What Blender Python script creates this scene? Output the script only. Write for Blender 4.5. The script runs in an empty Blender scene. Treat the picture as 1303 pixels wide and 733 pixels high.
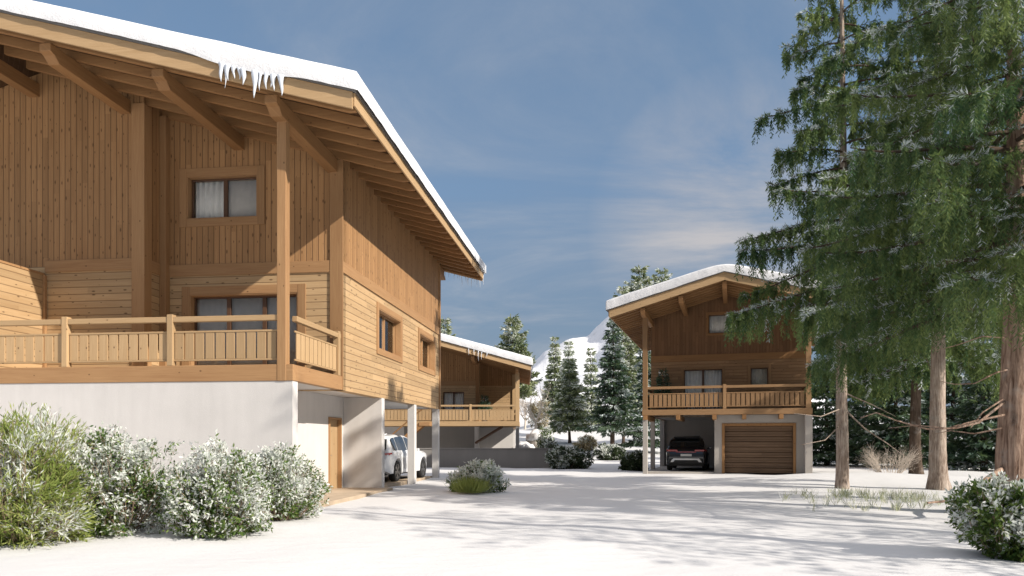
import bpy, math, random
import numpy as np
from mathutils import Vector, noise as mnoise

random.seed(7)
RNG = np.random.default_rng(11)
PI = math.pi
sc = bpy.context.scene
COL = sc.collection

# ------------------------------------------------------------------ camera
FPX, CX, HY = 946.0, 651.5, 562.0          # focal length, centre and horizon in photo pixels
CAM_Z = 1.45
cd = bpy.data.cameras.new('camera')
cam = bpy.data.objects.new('camera', cd)
COL.objects.link(cam)
cam.location = (0, 0, CAM_Z)
cam.rotation_euler = (PI / 2, 0, 0)
cd.sensor_width = 36.0
cd.lens = 36.0 * FPX / 1303.0
cd.shift_y = (HY - 366.5) / 1303.0
cd.clip_start = 0.1
cd.clip_end = 6000
sc.camera = cam


def at(px, py, d):
    return np.array([(px - CX) / FPX * d, d, CAM_Z + (HY - py) / FPX * d])


# ------------------------------------------------------------------ node helpers
class G:
    def __init__(self, tree):
        self.t = tree

    def n(self, kind, ins=None, **props):
        nd = self.t.nodes.new(kind)
        for k, v in props.items():
            setattr(nd, k, v)
        for k, v in (ins or {}).items():
            s = nd.inputs[k]
            if isinstance(v, bpy.types.NodeSocket):
                self.t.links.new(v, s)
            else:
                s.default_value = v
        return nd

    def m(self, op, a, b=0.0, c=None, clamp=False):
        ins = {0: a, 1: b}
        if c is not None:
            ins[2] = c
        return self.n('ShaderNodeMath', ins, operation=op, use_clamp=clamp).outputs[0]

    def mix(self, f, a, b, mode='MIX'):
        nd = self.n('ShaderNodeMix', {0: f, 6: a, 7: b}, data_type='RGBA', blend_type=mode)
        return nd.outputs[2]

    def ramp(self, f, lo, hi, a=0.0, b=1.0):
        return self.n('ShaderNodeMapRange', {0: f, 1: lo, 2: hi, 3: a, 4: b}, clamp=True).outputs[0]

    def noise(self, vec, scale, detail=3.0, rough=0.5, dist=0.0):
        return self.n('ShaderNodeTexNoise', {'Vector': vec, 'Scale': scale, 'Detail': detail, 'Roughness': rough,
                                             'Distortion': dist}).outputs[0]


def c4(c):
    return (c[0], c[1], c[2], 1.0)


def new_mat(name):
    m = bpy.data.materials.new(name)
    m.use_nodes = True
    nt = m.node_tree
    nt.nodes.clear()
    g = G(nt)
    out = g.n('ShaderNodeOutputMaterial')
    return m, g, out


def principled(g, out, ins):
    p = g.n('ShaderNodeBsdfPrincipled', ins)
    g.t.links.new(p.outputs[0], out.inputs[0])
    return p


def mat_wood(name, mode, light, dark, w=0.14, joint=True, knots=0.5, rough=0.62, tv=(0.84, 1.12), jd=0.62):
    """mode H: boards lying, V: boards upright, x/y/z: one solid timber with grain along that axis"""
    m, g, out = new_mat(name)
    tc = g.n('ShaderNodeTexCoord').outputs['Object']
    sep = g.n('ShaderNodeSeparateXYZ', {0: tc})
    x, y, z = sep.outputs
    s = g.m('ADD', x, y)
    if mode == 'H':
        across, along = z, s
    elif mode == 'V':
        across, along = s, z
    elif mode == 'x':
        across, along = g.m('ADD', y, z), x
    elif mode == 'y':
        across, along = g.m('ADD', x, z), y
    else:
        across, along = s, z
    u = g.m('DIVIDE', across, w)
    idx = g.m('FLOOR', u)
    fr = g.m('FRACT', u)
    if mode in 'HV':
        # boards end somewhere along the row
        rnd0 = g.n('ShaderNodeTexWhiteNoise', {'W': idx}, noise_dimensions='1D').outputs[0]
        seg = g.m('FLOOR', g.m('ADD', g.m('DIVIDE', along, 3.1), g.m('MULTIPLY', rnd0, 7.0)))
        rv = g.n('ShaderNodeCombineXYZ', {0: idx, 1: seg, 2: 3.3}).outputs[0]
        rnd = g.n('ShaderNodeTexWhiteNoise', {'Vector': rv}, noise_dimensions='3D').outputs[0]
    else:
        idx = g.m('FLOOR', g.m('MULTIPLY', across, 1.3))
        oi = g.n('ShaderNodeObjectInfo').outputs['Random']
        rnd = oi
    gv = g.n('ShaderNodeCombineXYZ', {0: g.m('MULTIPLY', across, 26.0), 1: g.m('MULTIPLY', along, 1.1),
                                      2: g.m('MULTIPLY', rnd, 37.0)}).outputs[0]
    grain = g.noise(gv, 1.0, 5.0, 0.6, 1.2)
    broad = g.noise(g.n('ShaderNodeCombineXYZ', {0: g.m('MULTIPLY', across, 4.0), 1: g.m('MULTIPLY', along, 0.5),
                                                 2: g.m('MULTIPLY', rnd, 11.0)}).outputs[0], 1.0, 2.0)
    f = g.m('ADD', g.m('MULTIPLY', grain, 0.75), g.m('MULTIPLY', broad, 0.35))
    f = g.ramp(f, 0.32, 0.8)
    col = g.mix(f, c4(light), c4(dark))
    tone = g.ramp(rnd, 0.0, 1.0, tv[0], tv[1])
    tcol = g.n('ShaderNodeCombineColor', {0: tone, 1: tone, 2: g.m('MULTIPLY', tone, 0.98)}).outputs[0]
    col = g.mix(1.0, col, tcol, 'MULTIPLY')
    if knots > 0:
        kv = g.n('ShaderNodeCombineXYZ', {0: g.m('MULTIPLY', along, 2.3), 1: u, 2: 0.0}).outputs[0]
        vo = g.n('ShaderNodeTexVoronoi', {'Vector': kv, 'Scale': 1.0, 'Randomness': 0.95}, voronoi_dimensions='2D')
        kr = g.n('ShaderNodeSeparateColor', {0: vo.outputs['Color']}).outputs[0]
        rad = g.m('MULTIPLY', g.m('ADD', kr, 0.35), 0.14)
        k = g.m('SUBTRACT', 1.0, g.ramp(g.m('DIVIDE', vo.outputs['Distance'], rad), 0.45, 1.0))
        k = g.m('MULTIPLY', k, g.m('LESS_THAN', kr, knots))
        col = g.mix(g.m('MULTIPLY', k, 0.72), col, (0.06, 0.027, 0.011, 1))
    height = g.m('MULTIPLY', grain, 0.12)
    if mode in 'HV' and joint:
        edge = g.m('MINIMUM', fr, g.m('SUBTRACT', 1.0, fr))
        j = g.ramp(edge, 0.02, 0.085)
        col = g.mix(g.m('MULTIPLY', g.m('SUBTRACT', 1.0, j), jd), col, (0.10, 0.05, 0.022, 1))
        height = g.m('ADD', height, g.m('MULTIPLY', j, 1.0))
    bump = g.n('ShaderNodeBump', {'Strength': 0.6, 'Distance': 0.012, 'Height': height}).outputs[0]
    principled(g, out, {'Base Color': col, 'Roughness': rough, 'Normal': bump, 'Specular IOR Level': 0.25})
    return m


def mat_plain(name, col, rough=0.6, var=0.12, scale=6.0, bump=0.0, bscale=40.0, metal=0.0, spec=0.4, coat=0.0):
    m, g, out = new_mat(name)
    tc = g.n('ShaderNodeTexCoord').outputs['Object']
    f = g.noise(tc, scale, 4.0, 0.6)
    f = g.ramp(f, 0.3, 0.7)
    a = tuple(min(1, c * (1 - var)) for c in col)
    b = tuple(min(1, c * (1 + var)) for c in col)
    colr = g.mix(f, c4(a), c4(b))
    ins = {'Base Color': colr, 'Roughness': rough, 'Metallic': metal, 'Specular IOR Level': spec}
    if coat:
        ins['Coat Weight'] = coat
        ins['Coat Roughness'] = 0.04
    if bump:
        h = g.noise(tc, bscale, 5.0, 0.65)
        ins['Normal'] = g.n('ShaderNodeBump', {'Strength': bump, 'Distance': 0.02, 'Height': h}).outputs[0]
    principled(g, out, ins)
    return m


def mat_render(name, col):
    """mineral render: fine grain, faint streaks and blotches"""
    m, g, out = new_mat(name)
    tc = g.n('ShaderNodeTexCoord').outputs['Object']
    blot = g.noise(tc, 0.9, 5.0, 0.6)
    sv = g.n('ShaderNodeVectorMath', {0: tc, 1: (5.0, 5.0, 0.5)}, operation='MULTIPLY').outputs[0]
    streak = g.noise(sv, 1.0, 4.0, 0.6)
    f = g.ramp(g.m('ADD', g.m('MULTIPLY', blot, 0.6), g.m('MULTIPLY', streak, 0.4)), 0.3, 0.72)
    colr = g.mix(f, c4(tuple(c * 0.9 for c in col)), c4(tuple(min(1, c * 1.06) for c in col)))
    h = g.noise(tc, 55.0, 6.0, 0.7)
    bump = g.n('ShaderNodeBump', {'Strength': 0.35, 'Distance': 0.012, 'Height': h}).outputs[0]
    principled(g, out, {'Base Color': colr, 'Roughness': 0.9, 'Normal': bump, 'Specular IOR Level': 0.15})
    return m


def mat_snow(name, col=(0.72, 0.72, 0.73), ground=False):
    m, g, out = new_mat(name)
    geo = g.n('ShaderNodeNewGeometry')
    pos = geo.outputs['Position']
    big = g.noise(pos, 0.35, 4.0, 0.55)
    mid = g.noise(g.n('ShaderNodeVectorMath', {0: pos, 1: (1.0, 1.9, 1.0)}, operation='MULTIPLY').outputs[0], 1.7, 5.0, 0.6)
    fine = g.noise(pos, 26.0, 5.0, 0.65)
    colr = g.mix(g.ramp(mid, 0.35, 0.75), c4(col), c4((col[0] * 0.955, col[1] * 0.96, col[2] * 0.975)))
    h = g.m('ADD', g.m('MULTIPLY', mid, 1.0), g.m('MULTIPLY', fine, 0.22))
    h = g.m('ADD', h, g.m('MULTIPLY', big, 1.2))
    bump = g.n('ShaderNodeBump', {'Strength': 0.3 if ground else 0.5, 'Distance': 0.09, 'Height': h}).outputs[0]
    principled(g, out, {'Base Color': colr, 'Roughness': 0.7, 'Normal': bump, 'Specular IOR Level': 0.3})
    return m


def mat_leaf(name, c_a, c_b, transl=0.3, rough=0.55):
    """foliage: colour from a per leaf random tint"""
    m, g, out = new_mat(name)
    t = g.n('ShaderNodeAttribute', attribute_name='tint').outputs['Fac']
    col = g.mix(t, c4(c_a), c4(c_b))
    p = g.n('ShaderNodeBsdfPrincipled', {'Base Color': col, 'Roughness': rough, 'Specular IOR Level': 0.3})
    tr = g.n('ShaderNodeBsdfTranslucent', {'Color': g.mix(0.5 if 'frost' not in name else 0.0, col, (0.10, 0.13, 0.02, 1))})
    ms = g.n('ShaderNodeMixShader', {0: transl, 1: p.outputs[0], 2: tr.outputs[0]})
    g.t.links.new(ms.outputs[0], out.inputs[0])
    return m


def mat_bark(name, a, b, vs=1.0):
    m, g, out = new_mat(name)
    tc = g.n('ShaderNodeTexCoord').outputs['Object']
    sv = g.n('ShaderNodeVectorMath', {0: tc, 1: (16.0 * vs, 16.0 * vs, 1.7 * vs)}, operation='MULTIPLY').outputs[0]
    n1 = g.noise(sv, 1.0, 6.0, 0.68, 0.7)
    n2 = g.noise(tc, 1.6, 3.0, 0.6)
    f = g.ramp(g.m('ADD', g.m('MULTIPLY', n1, 0.7), g.m('MULTIPLY', n2, 0.3)), 0.36, 0.66)
    col = g.mix(f, c4(a), c4(b))
    fr = g.ramp(g.noise(tc, 2.7, 5.0, 0.6), 0.56, 0.72)
    col = g.mix(g.m('MULTIPLY', fr, 0.45), col, (0.42, 0.40, 0.37, 1))
    bump = g.n('ShaderNodeBump', {'Strength': 1.0, 'Distance': 0.05, 'Height': n1}).outputs[0]
    principled(g, out, {'Base Color': col, 'Roughness': 0.9, 'Normal': bump, 'Specular IOR Level': 0.1})
    return m


def mat_glass(name, tint=(0.96, 0.96, 0.95)):
    m, g, out = new_mat(name)
    lw = g.n('ShaderNodeFresnel', {'IOR': 1.22}).outputs[0]
    tr = g.n('ShaderNodeBsdfTransparent', {'Color': c4(tint)})
    gl = g.n('ShaderNodeBsdfGlossy', {'Color': (1, 1, 1, 1), 'Roughness': 0.02})
    ms = g.n('ShaderNodeMixShader', {0: g.m('ADD', lw, 0.04, clamp=True), 1: tr.outputs[0], 2: gl.outputs[0]})
    g.t.links.new(ms.outputs[0], out.inputs[0])
    return m


LIGHT, DARK = (0.52, 0.36, 0.205), (0.405, 0.255, 0.13)
M = {}
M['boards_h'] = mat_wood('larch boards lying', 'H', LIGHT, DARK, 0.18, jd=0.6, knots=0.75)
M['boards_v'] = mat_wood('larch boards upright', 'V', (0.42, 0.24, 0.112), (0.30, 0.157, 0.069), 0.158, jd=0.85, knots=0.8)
RL, RD = (0.24, 0.13, 0.066), (0.15, 0.077, 0.038)
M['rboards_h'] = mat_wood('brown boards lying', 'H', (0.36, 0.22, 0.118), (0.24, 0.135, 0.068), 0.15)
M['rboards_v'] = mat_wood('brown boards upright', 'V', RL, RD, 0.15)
for ax in 'xyz':
    M['timber_' + ax] = mat_wood('timber grain ' + ax, ax, (0.52, 0.355, 0.20), (0.40, 0.255, 0.13), 0.3, False, 0.25)
    M['trim_' + ax] = mat_wood('trim grain ' + ax, ax, (0.40, 0.235, 0.115), (0.29, 0.155, 0.072), 0.3, False, 0.2)
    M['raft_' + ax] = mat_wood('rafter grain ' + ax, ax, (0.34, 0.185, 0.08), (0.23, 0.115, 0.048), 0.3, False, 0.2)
for ax in 'xyz':
    M['rtimber_' + ax] = mat_wood('brown timber grain ' + ax, ax, (0.34, 0.205, 0.105), (0.23, 0.13, 0.064), 0.3, False, 0.2)
M['garage'] = mat_wood('garage door boards', 'H', (0.20, 0.128, 0.08), (0.105, 0.064, 0.04), 0.119, True, 0.3, jd=0.8)
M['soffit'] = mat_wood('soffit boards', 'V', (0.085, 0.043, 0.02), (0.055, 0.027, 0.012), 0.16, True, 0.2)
M['sash'] = mat_plain('dark brown sash', (0.10, 0.05, 0.026), 0.5, 0.1)
M['render'] = mat_render('pale mineral render', (0.65, 0.62, 0.595))
M['render_grey'] = mat_render('grey mineral render', (0.24, 0.225, 0.21))
M['render_warm'] = mat_render('warm grey render', (0.42, 0.385, 0.35))
M['pad'] = mat_plain('tan paving', (0.45, 0.35, 0.25), 0.85, 0.15, 2.0, 0.3, 30)
M['zinc'] = mat_plain('zinc edge', (0.24, 0.235, 0.23), 0.5, 0.1, metal=0.3)
M['snow'] = mat_snow('snow on roofs')
M['snow_ground'] = mat_snow('snow on the ground', (0.68, 0.668, 0.66), True)
M['glass'] = mat_glass('window glass')
M['curtain'] = mat_plain('white curtain', (0.88, 0.86, 0.82), 0.9, 0.05)
M['room'] = mat_plain('plastered room', (0.72, 0.69, 0.65), 0.9, 0.05)
M['ice'] = mat_plain('ice', (0.66, 0.70, 0.76), 0.18, 0.06, 20, spec=0.6)
M['bark_red'] = mat_bark('reddish fibrous bark', (0.10, 0.052, 0.033), (0.60, 0.43, 0.33))
M['bark_grey'] = mat_bark('grey brown bark', (0.15, 0.10, 0.072), (0.60, 0.50, 0.42), 1.5)
M['bark_dark'] = mat_bark('dark bark', (0.05, 0.035, 0.025), (0.17, 0.125, 0.095))
M['twig'] = mat_plain('twigs', (0.30, 0.215, 0.15), 0.85, 0.25, 9)
M['twig_pale'] = mat_plain('pale frosted twigs', (0.58, 0.50, 0.42), 0.85, 0.2, 9)
M['frost'] = mat_leaf('frosted leaves', (0.62, 0.67, 0.58), (0.92, 0.92, 0.91), 0.42, 0.7)
M['frost_needle'] = mat_leaf('frosted needles', (0.34, 0.40, 0.39), (0.72, 0.76, 0.77), 0.3, 0.7)
M['needle'] = mat_leaf('weeping needles', (0.05, 0.115, 0.05), (0.25, 0.32, 0.105), 0.4)
M['needle_dark'] = mat_leaf('dark needles', (0.04, 0.085, 0.06), (0.13, 0.19, 0.105), 0.32)
M['needle_pale'] = mat_leaf('pale needles', (0.17, 0.23, 0.13), (0.42, 0.45, 0.24), 0.4)
M['needle_lime'] = mat_leaf('lime needles', (0.20, 0.28, 0.06), (0.50, 0.53, 0.17), 0.4)
M['leaf'] = mat_leaf('laurel leaves', (0.05, 0.11, 0.025), (0.22, 0.29, 0.07), 0.35, 0.4)
M['leaf_dark'] = mat_leaf('dark leaves', (0.03, 0.055, 0.025), (0.10, 0.12, 0.06), 0.2, 0.5)
M['straw'] = mat_leaf('straw', (0.36, 0.29, 0.17), (0.55, 0.46, 0.30), 0.3, 0.8)
M['grassb'] = mat_leaf('frosted grass', (0.20, 0.25, 0.09), (0.62, 0.60, 0.45), 0.3, 0.8)
M['rock'] = mat_plain('pale stone', (0.46, 0.42, 0.37), 0.9, 0.35, 1.4, 0.9, 4)
M['paint_white'] = mat_plain('white car paint', (0.80, 0.80, 0.81), 0.3, 0.01, coat=1.0)
M['paint_black'] = mat_plain('black car paint', (0.012, 0.013, 0.016), 0.28, 0.05, coat=1.0)
M['plastic'] = mat_plain('black plastic', (0.02, 0.02, 0.02), 0.6, 0.1)
M['tyre'] = mat_plain('tyre rubber', (0.018, 0.018, 0.018), 0.85, 0.2)
M['alloy'] = mat_plain('alloy', (0.30, 0.29, 0.28), 0.35, 0.05, metal=0.9)
M['silver'] = mat_plain('silver trim', (0.85, 0.85, 0.85), 0.4, 0.03)
M['red_lamp'] = mat_plain('red lamp glass', (0.33, 0.012, 0.012), 0.2, 0.05, coat=1.0)
M['clear_lamp'] = mat_plain('clear lamp glass', (0.65, 0.66, 0.68), 0.15, 0.05, coat=1.0)
M['car_glass'] = mat_glass('car glass', (0.22, 0.24, 0.25))
M['plate'] = mat_plain('number plate', (0.60, 0.60, 0.58), 0.5, 0.03)
M['pot'] = mat_plain('grey pot', (0.12, 0.11, 0.10), 0.7, 0.1)


# ------------------------------------------------------------------ objects
def tag(o, label=None, cat=None, group=None, kind=None):
    if label:
        o['label'] = label
    if cat:
        o['category'] = cat
    if group:
        o['group'] = group
    if kind:
        o['kind'] = kind
    return o


def thing(name, label, cat, loc=(0, 0, 0), rz=0.0, group=None):
    o = bpy.data.objects.new(name, None)
    COL.objects.link(o)
    o.empty_display_size = 0.3
    o.location = loc
    o.rotation_euler = (0, 0, rz)
    return tag(o, label, cat, group)


class MB:
    def __init__(self):
        self.v, self.f = [], []

    def add(self, vs, fs):
        k = len(self.v)
        self.v += [tuple(map(float, p)) for p in vs]
        self.f += [tuple(i + k for i in f) for f in fs]
        return self

    def box(self, x0, x1, y0, y1, z0, z1):
        return self.add([(x0, y0, z0), (x1, y0, z0), (x1, y1, z0), (x0, y1, z0), (x0, y0, z1), (x1, y0, z1), (x1, y1, z1), (x0, y1, z1)],
                        [(3, 2, 1, 0), (4, 5, 6, 7), (0, 1, 5, 4), (1, 2, 6, 5), (2, 3, 7, 6), (3, 0, 4, 7)])

    def prism(self, poly, axis, c0, c1):
        """poly: outline in the two other axes (x,y,z order), swept along axis"""
        def P(p, c):
            return {'x': (c, p[0], p[1]), 'y': (p[0], c, p[1]), 'z': (p[0], p[1], c)}[axis]
        n = len(poly)
        vs = [P(p, c0) for p in poly] + [P(p, c1) for p in poly]
        fs = [tuple(range(n - 1, -1, -1)), tuple(range(n, 2 * n))]
        fs += [(i, (i + 1) % n, n + (i + 1) % n, n + i) for i in range(n)]
        return self.add(vs, fs)

    def obox(self, p, d, l0, l1, w, z0, z1):
        """box along unit plan direction d from p: l0..l1, width w centred, heights z0..z1"""
        d = np.array(d, float)
        nrm = np.array([d[1], -d[0]])
        p = np.array(p, float)
        q = []
        for z in (z0, z1):
            for l, s in ((l0, -1), (l1, -1), (l1, 1), (l0, 1)):
                e = p + d * l + nrm * s * w / 2
                q.append((e[0], e[1], z))
        return self.add(q, [(3, 2, 1, 0), (4, 5, 6, 7), (0, 1, 5, 4), (1, 2, 6, 5), (2, 3, 7, 6), (3, 0, 4, 7)])

    def tube(self, pts, rad, n=8, cap=True):
        pts = [np.array(p, float) for p in pts]
        k = len(pts)
        if np.isscalar(rad):
            rad = [rad] * k
        base = len(self.v)
        ref = np.array([0.31, 0.77, 0.55])
        for i, p in enumerate(pts):
            t = pts[min(i + 1, k - 1)] - pts[max(i - 1, 0)]
            t = t / (np.linalg.norm(t) + 1e-9)
            a = np.cross(t, ref)
            a /= np.linalg.norm(a) + 1e-9
            b = np.cross(t, a)
            for j in range(n):
                w = 2 * PI * j / n
                self.v.append(tuple(p + rad[i] * (a * math.cos(w) + b * math.sin(w))))
        for i in range(k - 1):
            for j in range(n):
                q = (j + 1) % n
                self.f.append((base + i * n + j, base + i * n + q, base + (i + 1) * n + q, base + (i + 1) * n + j))
        if cap:
            self.f.append(tuple(base + j for j in range(n - 1, -1, -1)))
            self.f.append(tuple(base + (k - 1) * n + j for j in range(n)))
        return self

    def build(self, name, mat, parent=None, smooth=False, bevel=0.0, fix=True):
        me = bpy.data.meshes.new(name)
        me.from_pydata(self.v, [], self.f)
        if fix:
            import bmesh
            bm = bmesh.new()
            bm.from_mesh(me)
            bmesh.ops.recalc_face_normals(bm, faces=bm.faces)
            bm.to_mesh(me)
            bm.free()
        me.materials.append(mat)
        if smooth:
            me.polygons.foreach_set('use_smooth', [True] * len(me.polygons))
        o = bpy.data.objects.new(name, me)
        COL.objects.link(o)
        if parent is not None:
            o.parent = parent
        if bevel:
            b = o.modifiers.new('edge', 'BEVEL')
            b.width = bevel
            b.segments = 2
            b.limit_method = 'ANGLE'
        return o


# ------------------------------------------------------------------ chalet building kit
def wall_mesh(plane, c, s0, s1, z0, top, holes=(), breaks=(), th=0.28):
    """plane F: faces -y at y=c, spans x.  plane S: faces +x at x=c, spans y. plane B faces +y, plane L faces -x.
    top: number or function of s; holes: (s0,s1,z0,z1)"""
    tf = top if callable(top) else (lambda s: top)

    def P(s, d, z):
        return {'F': (s, c + d, z), 'S': (c - d, s, z), 'B': (s, c - d, z), 'L': (c + d, s, z)}[plane]
    mb = MB()
    xs = sorted({s0, s1, *[h[0] for h in holes], *[h[1] for h in holes], *breaks})
    xs = [x for x in xs if s0 - 1e-6 <= x <= s1 + 1e-6]
    for a, b in zip(xs[:-1], xs[1:]):
        mid = (a + b) / 2
        hs = sorted([h for h in holes if h[0] < mid < h[1]], key=lambda h: h[2])
        lo = z0
        spans = []
        for h in hs:
            spans.append((lo, lo, h[2], h[2]))
            lo = h[3]
        spans.append((lo, lo, tf(a), tf(b)))
        for la, lb, ha, hb in spans:
            if ha - la < 1e-4 and hb - lb < 1e-4:
                continue
            mb.add([P(a, 0, la), P(b, 0, lb), P(b, 0, hb), P(a, 0, ha)], [(0, 1, 2, 3)])
            mb.add([P(a, th, la), P(b, th, lb), P(b, th, hb), P(a, th, ha)], [(3, 2, 1, 0)])
        mb.add([P(a, 0, tf(a)), P(b, 0, tf(b)), P(b, th, tf(b)), P(a, th, tf(a))], [(0, 1, 2, 3)])
        mb.add([P(a, 0, z0), P(b, 0, z0), P(b, th, z0), P(a, th, z0)], [(3, 2, 1, 0)])
    for s in (s0, s1):
        mb.add([P(s, 0, z0), P(s, th, z0), P(s, th, tf(s)), P(s, 0, tf(s))], [(0, 1, 2, 3)])
    for h in holes:
        q = [(h[0], h[2]), (h[1], h[2]), (h[1], h[3]), (h[0], h[3])]
        for i in range(4):
            (sa, za), (sb, zb) = q[i], q[(i + 1) % 4]
            mb.add([P(sa, 0, za), P(sb, 0, zb), P(sb, th, zb), P(sa, th, za)], [(0, 1, 2, 3)])
    return mb


def pbox(mb, plane, c, s0, s1, d0, d1, z0, z1):
    if plane == 'F':
        mb.box(s0, s1, c + d0, c + d1, z0, z1)
    else:
        mb.box(c - d1, c - d0, s0, s1, z0, z1)
    return mb


def window(root, plane, c, s0, s1, z0, z1, cols=2, trim=0.2, recess=0.17, name='window', sill=True, sash='sash', tw='trim'):
    """hole s0..s1 z0..z1; sash frame mesh with trim and panes under it"""
    f = 0.07
    mb = MB()
    pbox(mb, plane, c, s0, s1, recess, recess + 0.07, z0, z0 + f)
    pbox(mb, plane, c, s0, s1, recess, recess + 0.07, z1 - f, z1)
    edges = [s0 + (s1 - s0) * i / cols for i in range(cols + 1)]
    for i, e in enumerate(edges):
        w0, w1 = (e, e + f) if i == 0 else (e - f, e) if i == cols else (e - 0.055, e + 0.055)
        pbox(mb, plane, c, w0, w1, recess + 0.003, recess + 0.067, z0 + f, z1 - f)
    fr = mb.build(name, M[sash], root, bevel=0.006)
    for i in range(cols):
        p = MB()
        pbox(p, plane, c, edges[i] + 0.05, edges[i + 1] - 0.05, recess + 0.03, recess + 0.04, z0 + f - 0.01, z1 - f + 0.01)
        p.build('pane', M['glass'], fr)
    if trim:
        pr = -0.035
        for e0, e1 in ((s0 - trim, s0), (s1, s1 + trim)):
            t = MB()
            pbox(t, plane, c, e0, e1, pr, 0.0, z0 - trim * (1 if sill else 0), z1 + trim)
            t.build('trim', M[tw + '_z'], fr, bevel=0.008)
        t2 = MB()
        pbox(t2, plane, c, s0, s1, pr + 0.004, 0.0, z1, z1 + trim)
        if sill:
            pbox(t2, plane, c, s0, s1, pr + 0.004, 0.0, z0 - trim, z0)
        # lining of the opening
        pbox(t2, plane, c, s0, s1, -0.02, recess - 0.003, z0 - 0.002, z0 + 0.03)
        pbox(t2, plane, c, s0, s1, -0.02, recess - 0.003, z1 - 0.03, z1 + 0.002)
        pbox(t2, plane, c, s0 - 0.002, s0 + 0.03, -0.018, recess - 0.003, z0 + 0.03, z1 - 0.03)
        pbox(t2, plane, c, s1 - 0.03, s1 + 0.002, -0.018, recess - 0.003, z0 + 0.03, z1 - 0.03)
        t2.build('lining', M[tw + ('_x' if plane == 'F' else '_y')], fr, bevel=0.006)
    return fr


def curtain(root_obj, plane, c, s0, s1, d, z0, z1, label, amp=1.0):
    """a hanging pleated curtain (rests on its own rail): top-level thing, placed in the frame of root_obj"""
    mb = MB()
    n = max(12, int((s1 - s0) / 0.035))
    k = len(mb.v)
    for i in range(n + 1):
        s = s0 + (s1 - s0) * i / n
        w = d + amp * (0.035 * math.sin(i * 1.35) + 0.012 * math.sin(i * 0.37))
        for z in (z0, z1):
            for e in (0, 0.004):
                p = (s, c + w + e) if plane == 'F' else (c - w - e, s)
                mb.v.append((p[0], p[1], z))
    for i in range(n):
        a, b = i * 4, (i + 1) * 4
        mb.f += [(a, b, b + 2, a + 2), (a + 1, a + 3, b + 3, b + 1), (a, a + 1, b + 1, b), (a + 2, b + 2, b + 3, a + 3)]
    o = mb.build('curtain', M['curtain'], None, smooth=True, fix=False)
    o.matrix_world = root_obj.matrix_basis.copy()
    return tag(o, label, 'curtain', 'curtains behind the chalet windows')


def railing(root, p0, p1, zd, posts, h=1.08, pitch=0.235, mats=('timber_x', 'timber_z'), gap=0.04, up=0.10):
    p0, p1 = np.array(p0, float), np.array(p1, float)
    L = np.linalg.norm(p1 - p0)
    d = (p1 - p0) / L
    mb = MB()
    mb.obox(p0, d, 0, L, 0.12, zd + h - 0.12, zd + h)
    mb.obox(p0, d, 0, L, 0.045, zd + h - 0.36, zd + h - 0.315)
    mb.obox(p0, d, 0, L, 0.045, zd + up, zd + up + 0.04)
    ax = 'x' if abs(d[0]) > abs(d[1]) else 'y'
    rl = mb.build('railing', M[mats[0][:-1] + ax], root, bevel=0.01)
    ends = sorted({0.0, L, *posts})
    for a, b in zip(ends[:-1], ends[1:]):
        if b - a < 0.3:
            continue
        sp = MB()
        n = max(2, int(round((b - a - 0.14) / pitch)))
        w = (b - a - 0.14) / n
        for i in range(n):
            l0 = a + 0.07 + i * w
            sp.obox(p0, d, l0 + gap / 2, l0 + w - gap / 2, 0.026, zd + up + 0.043, zd + h - 0.363)
        sp.build('slat_panel', M[mats[1]], rl, bevel=0.004)
    for l in posts:
        MB().obox(p0, d, l - 0.07, l + 0.07, 0.155, zd, zd + h + 0.05).build('post', M[mats[1]], rl, bevel=0.012)
    return rl


def snow_noise(x, y, s, seed=0.0):
    return mnoise.noise(Vector((x * s + seed, y * s - seed, seed * 0.7)))


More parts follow.
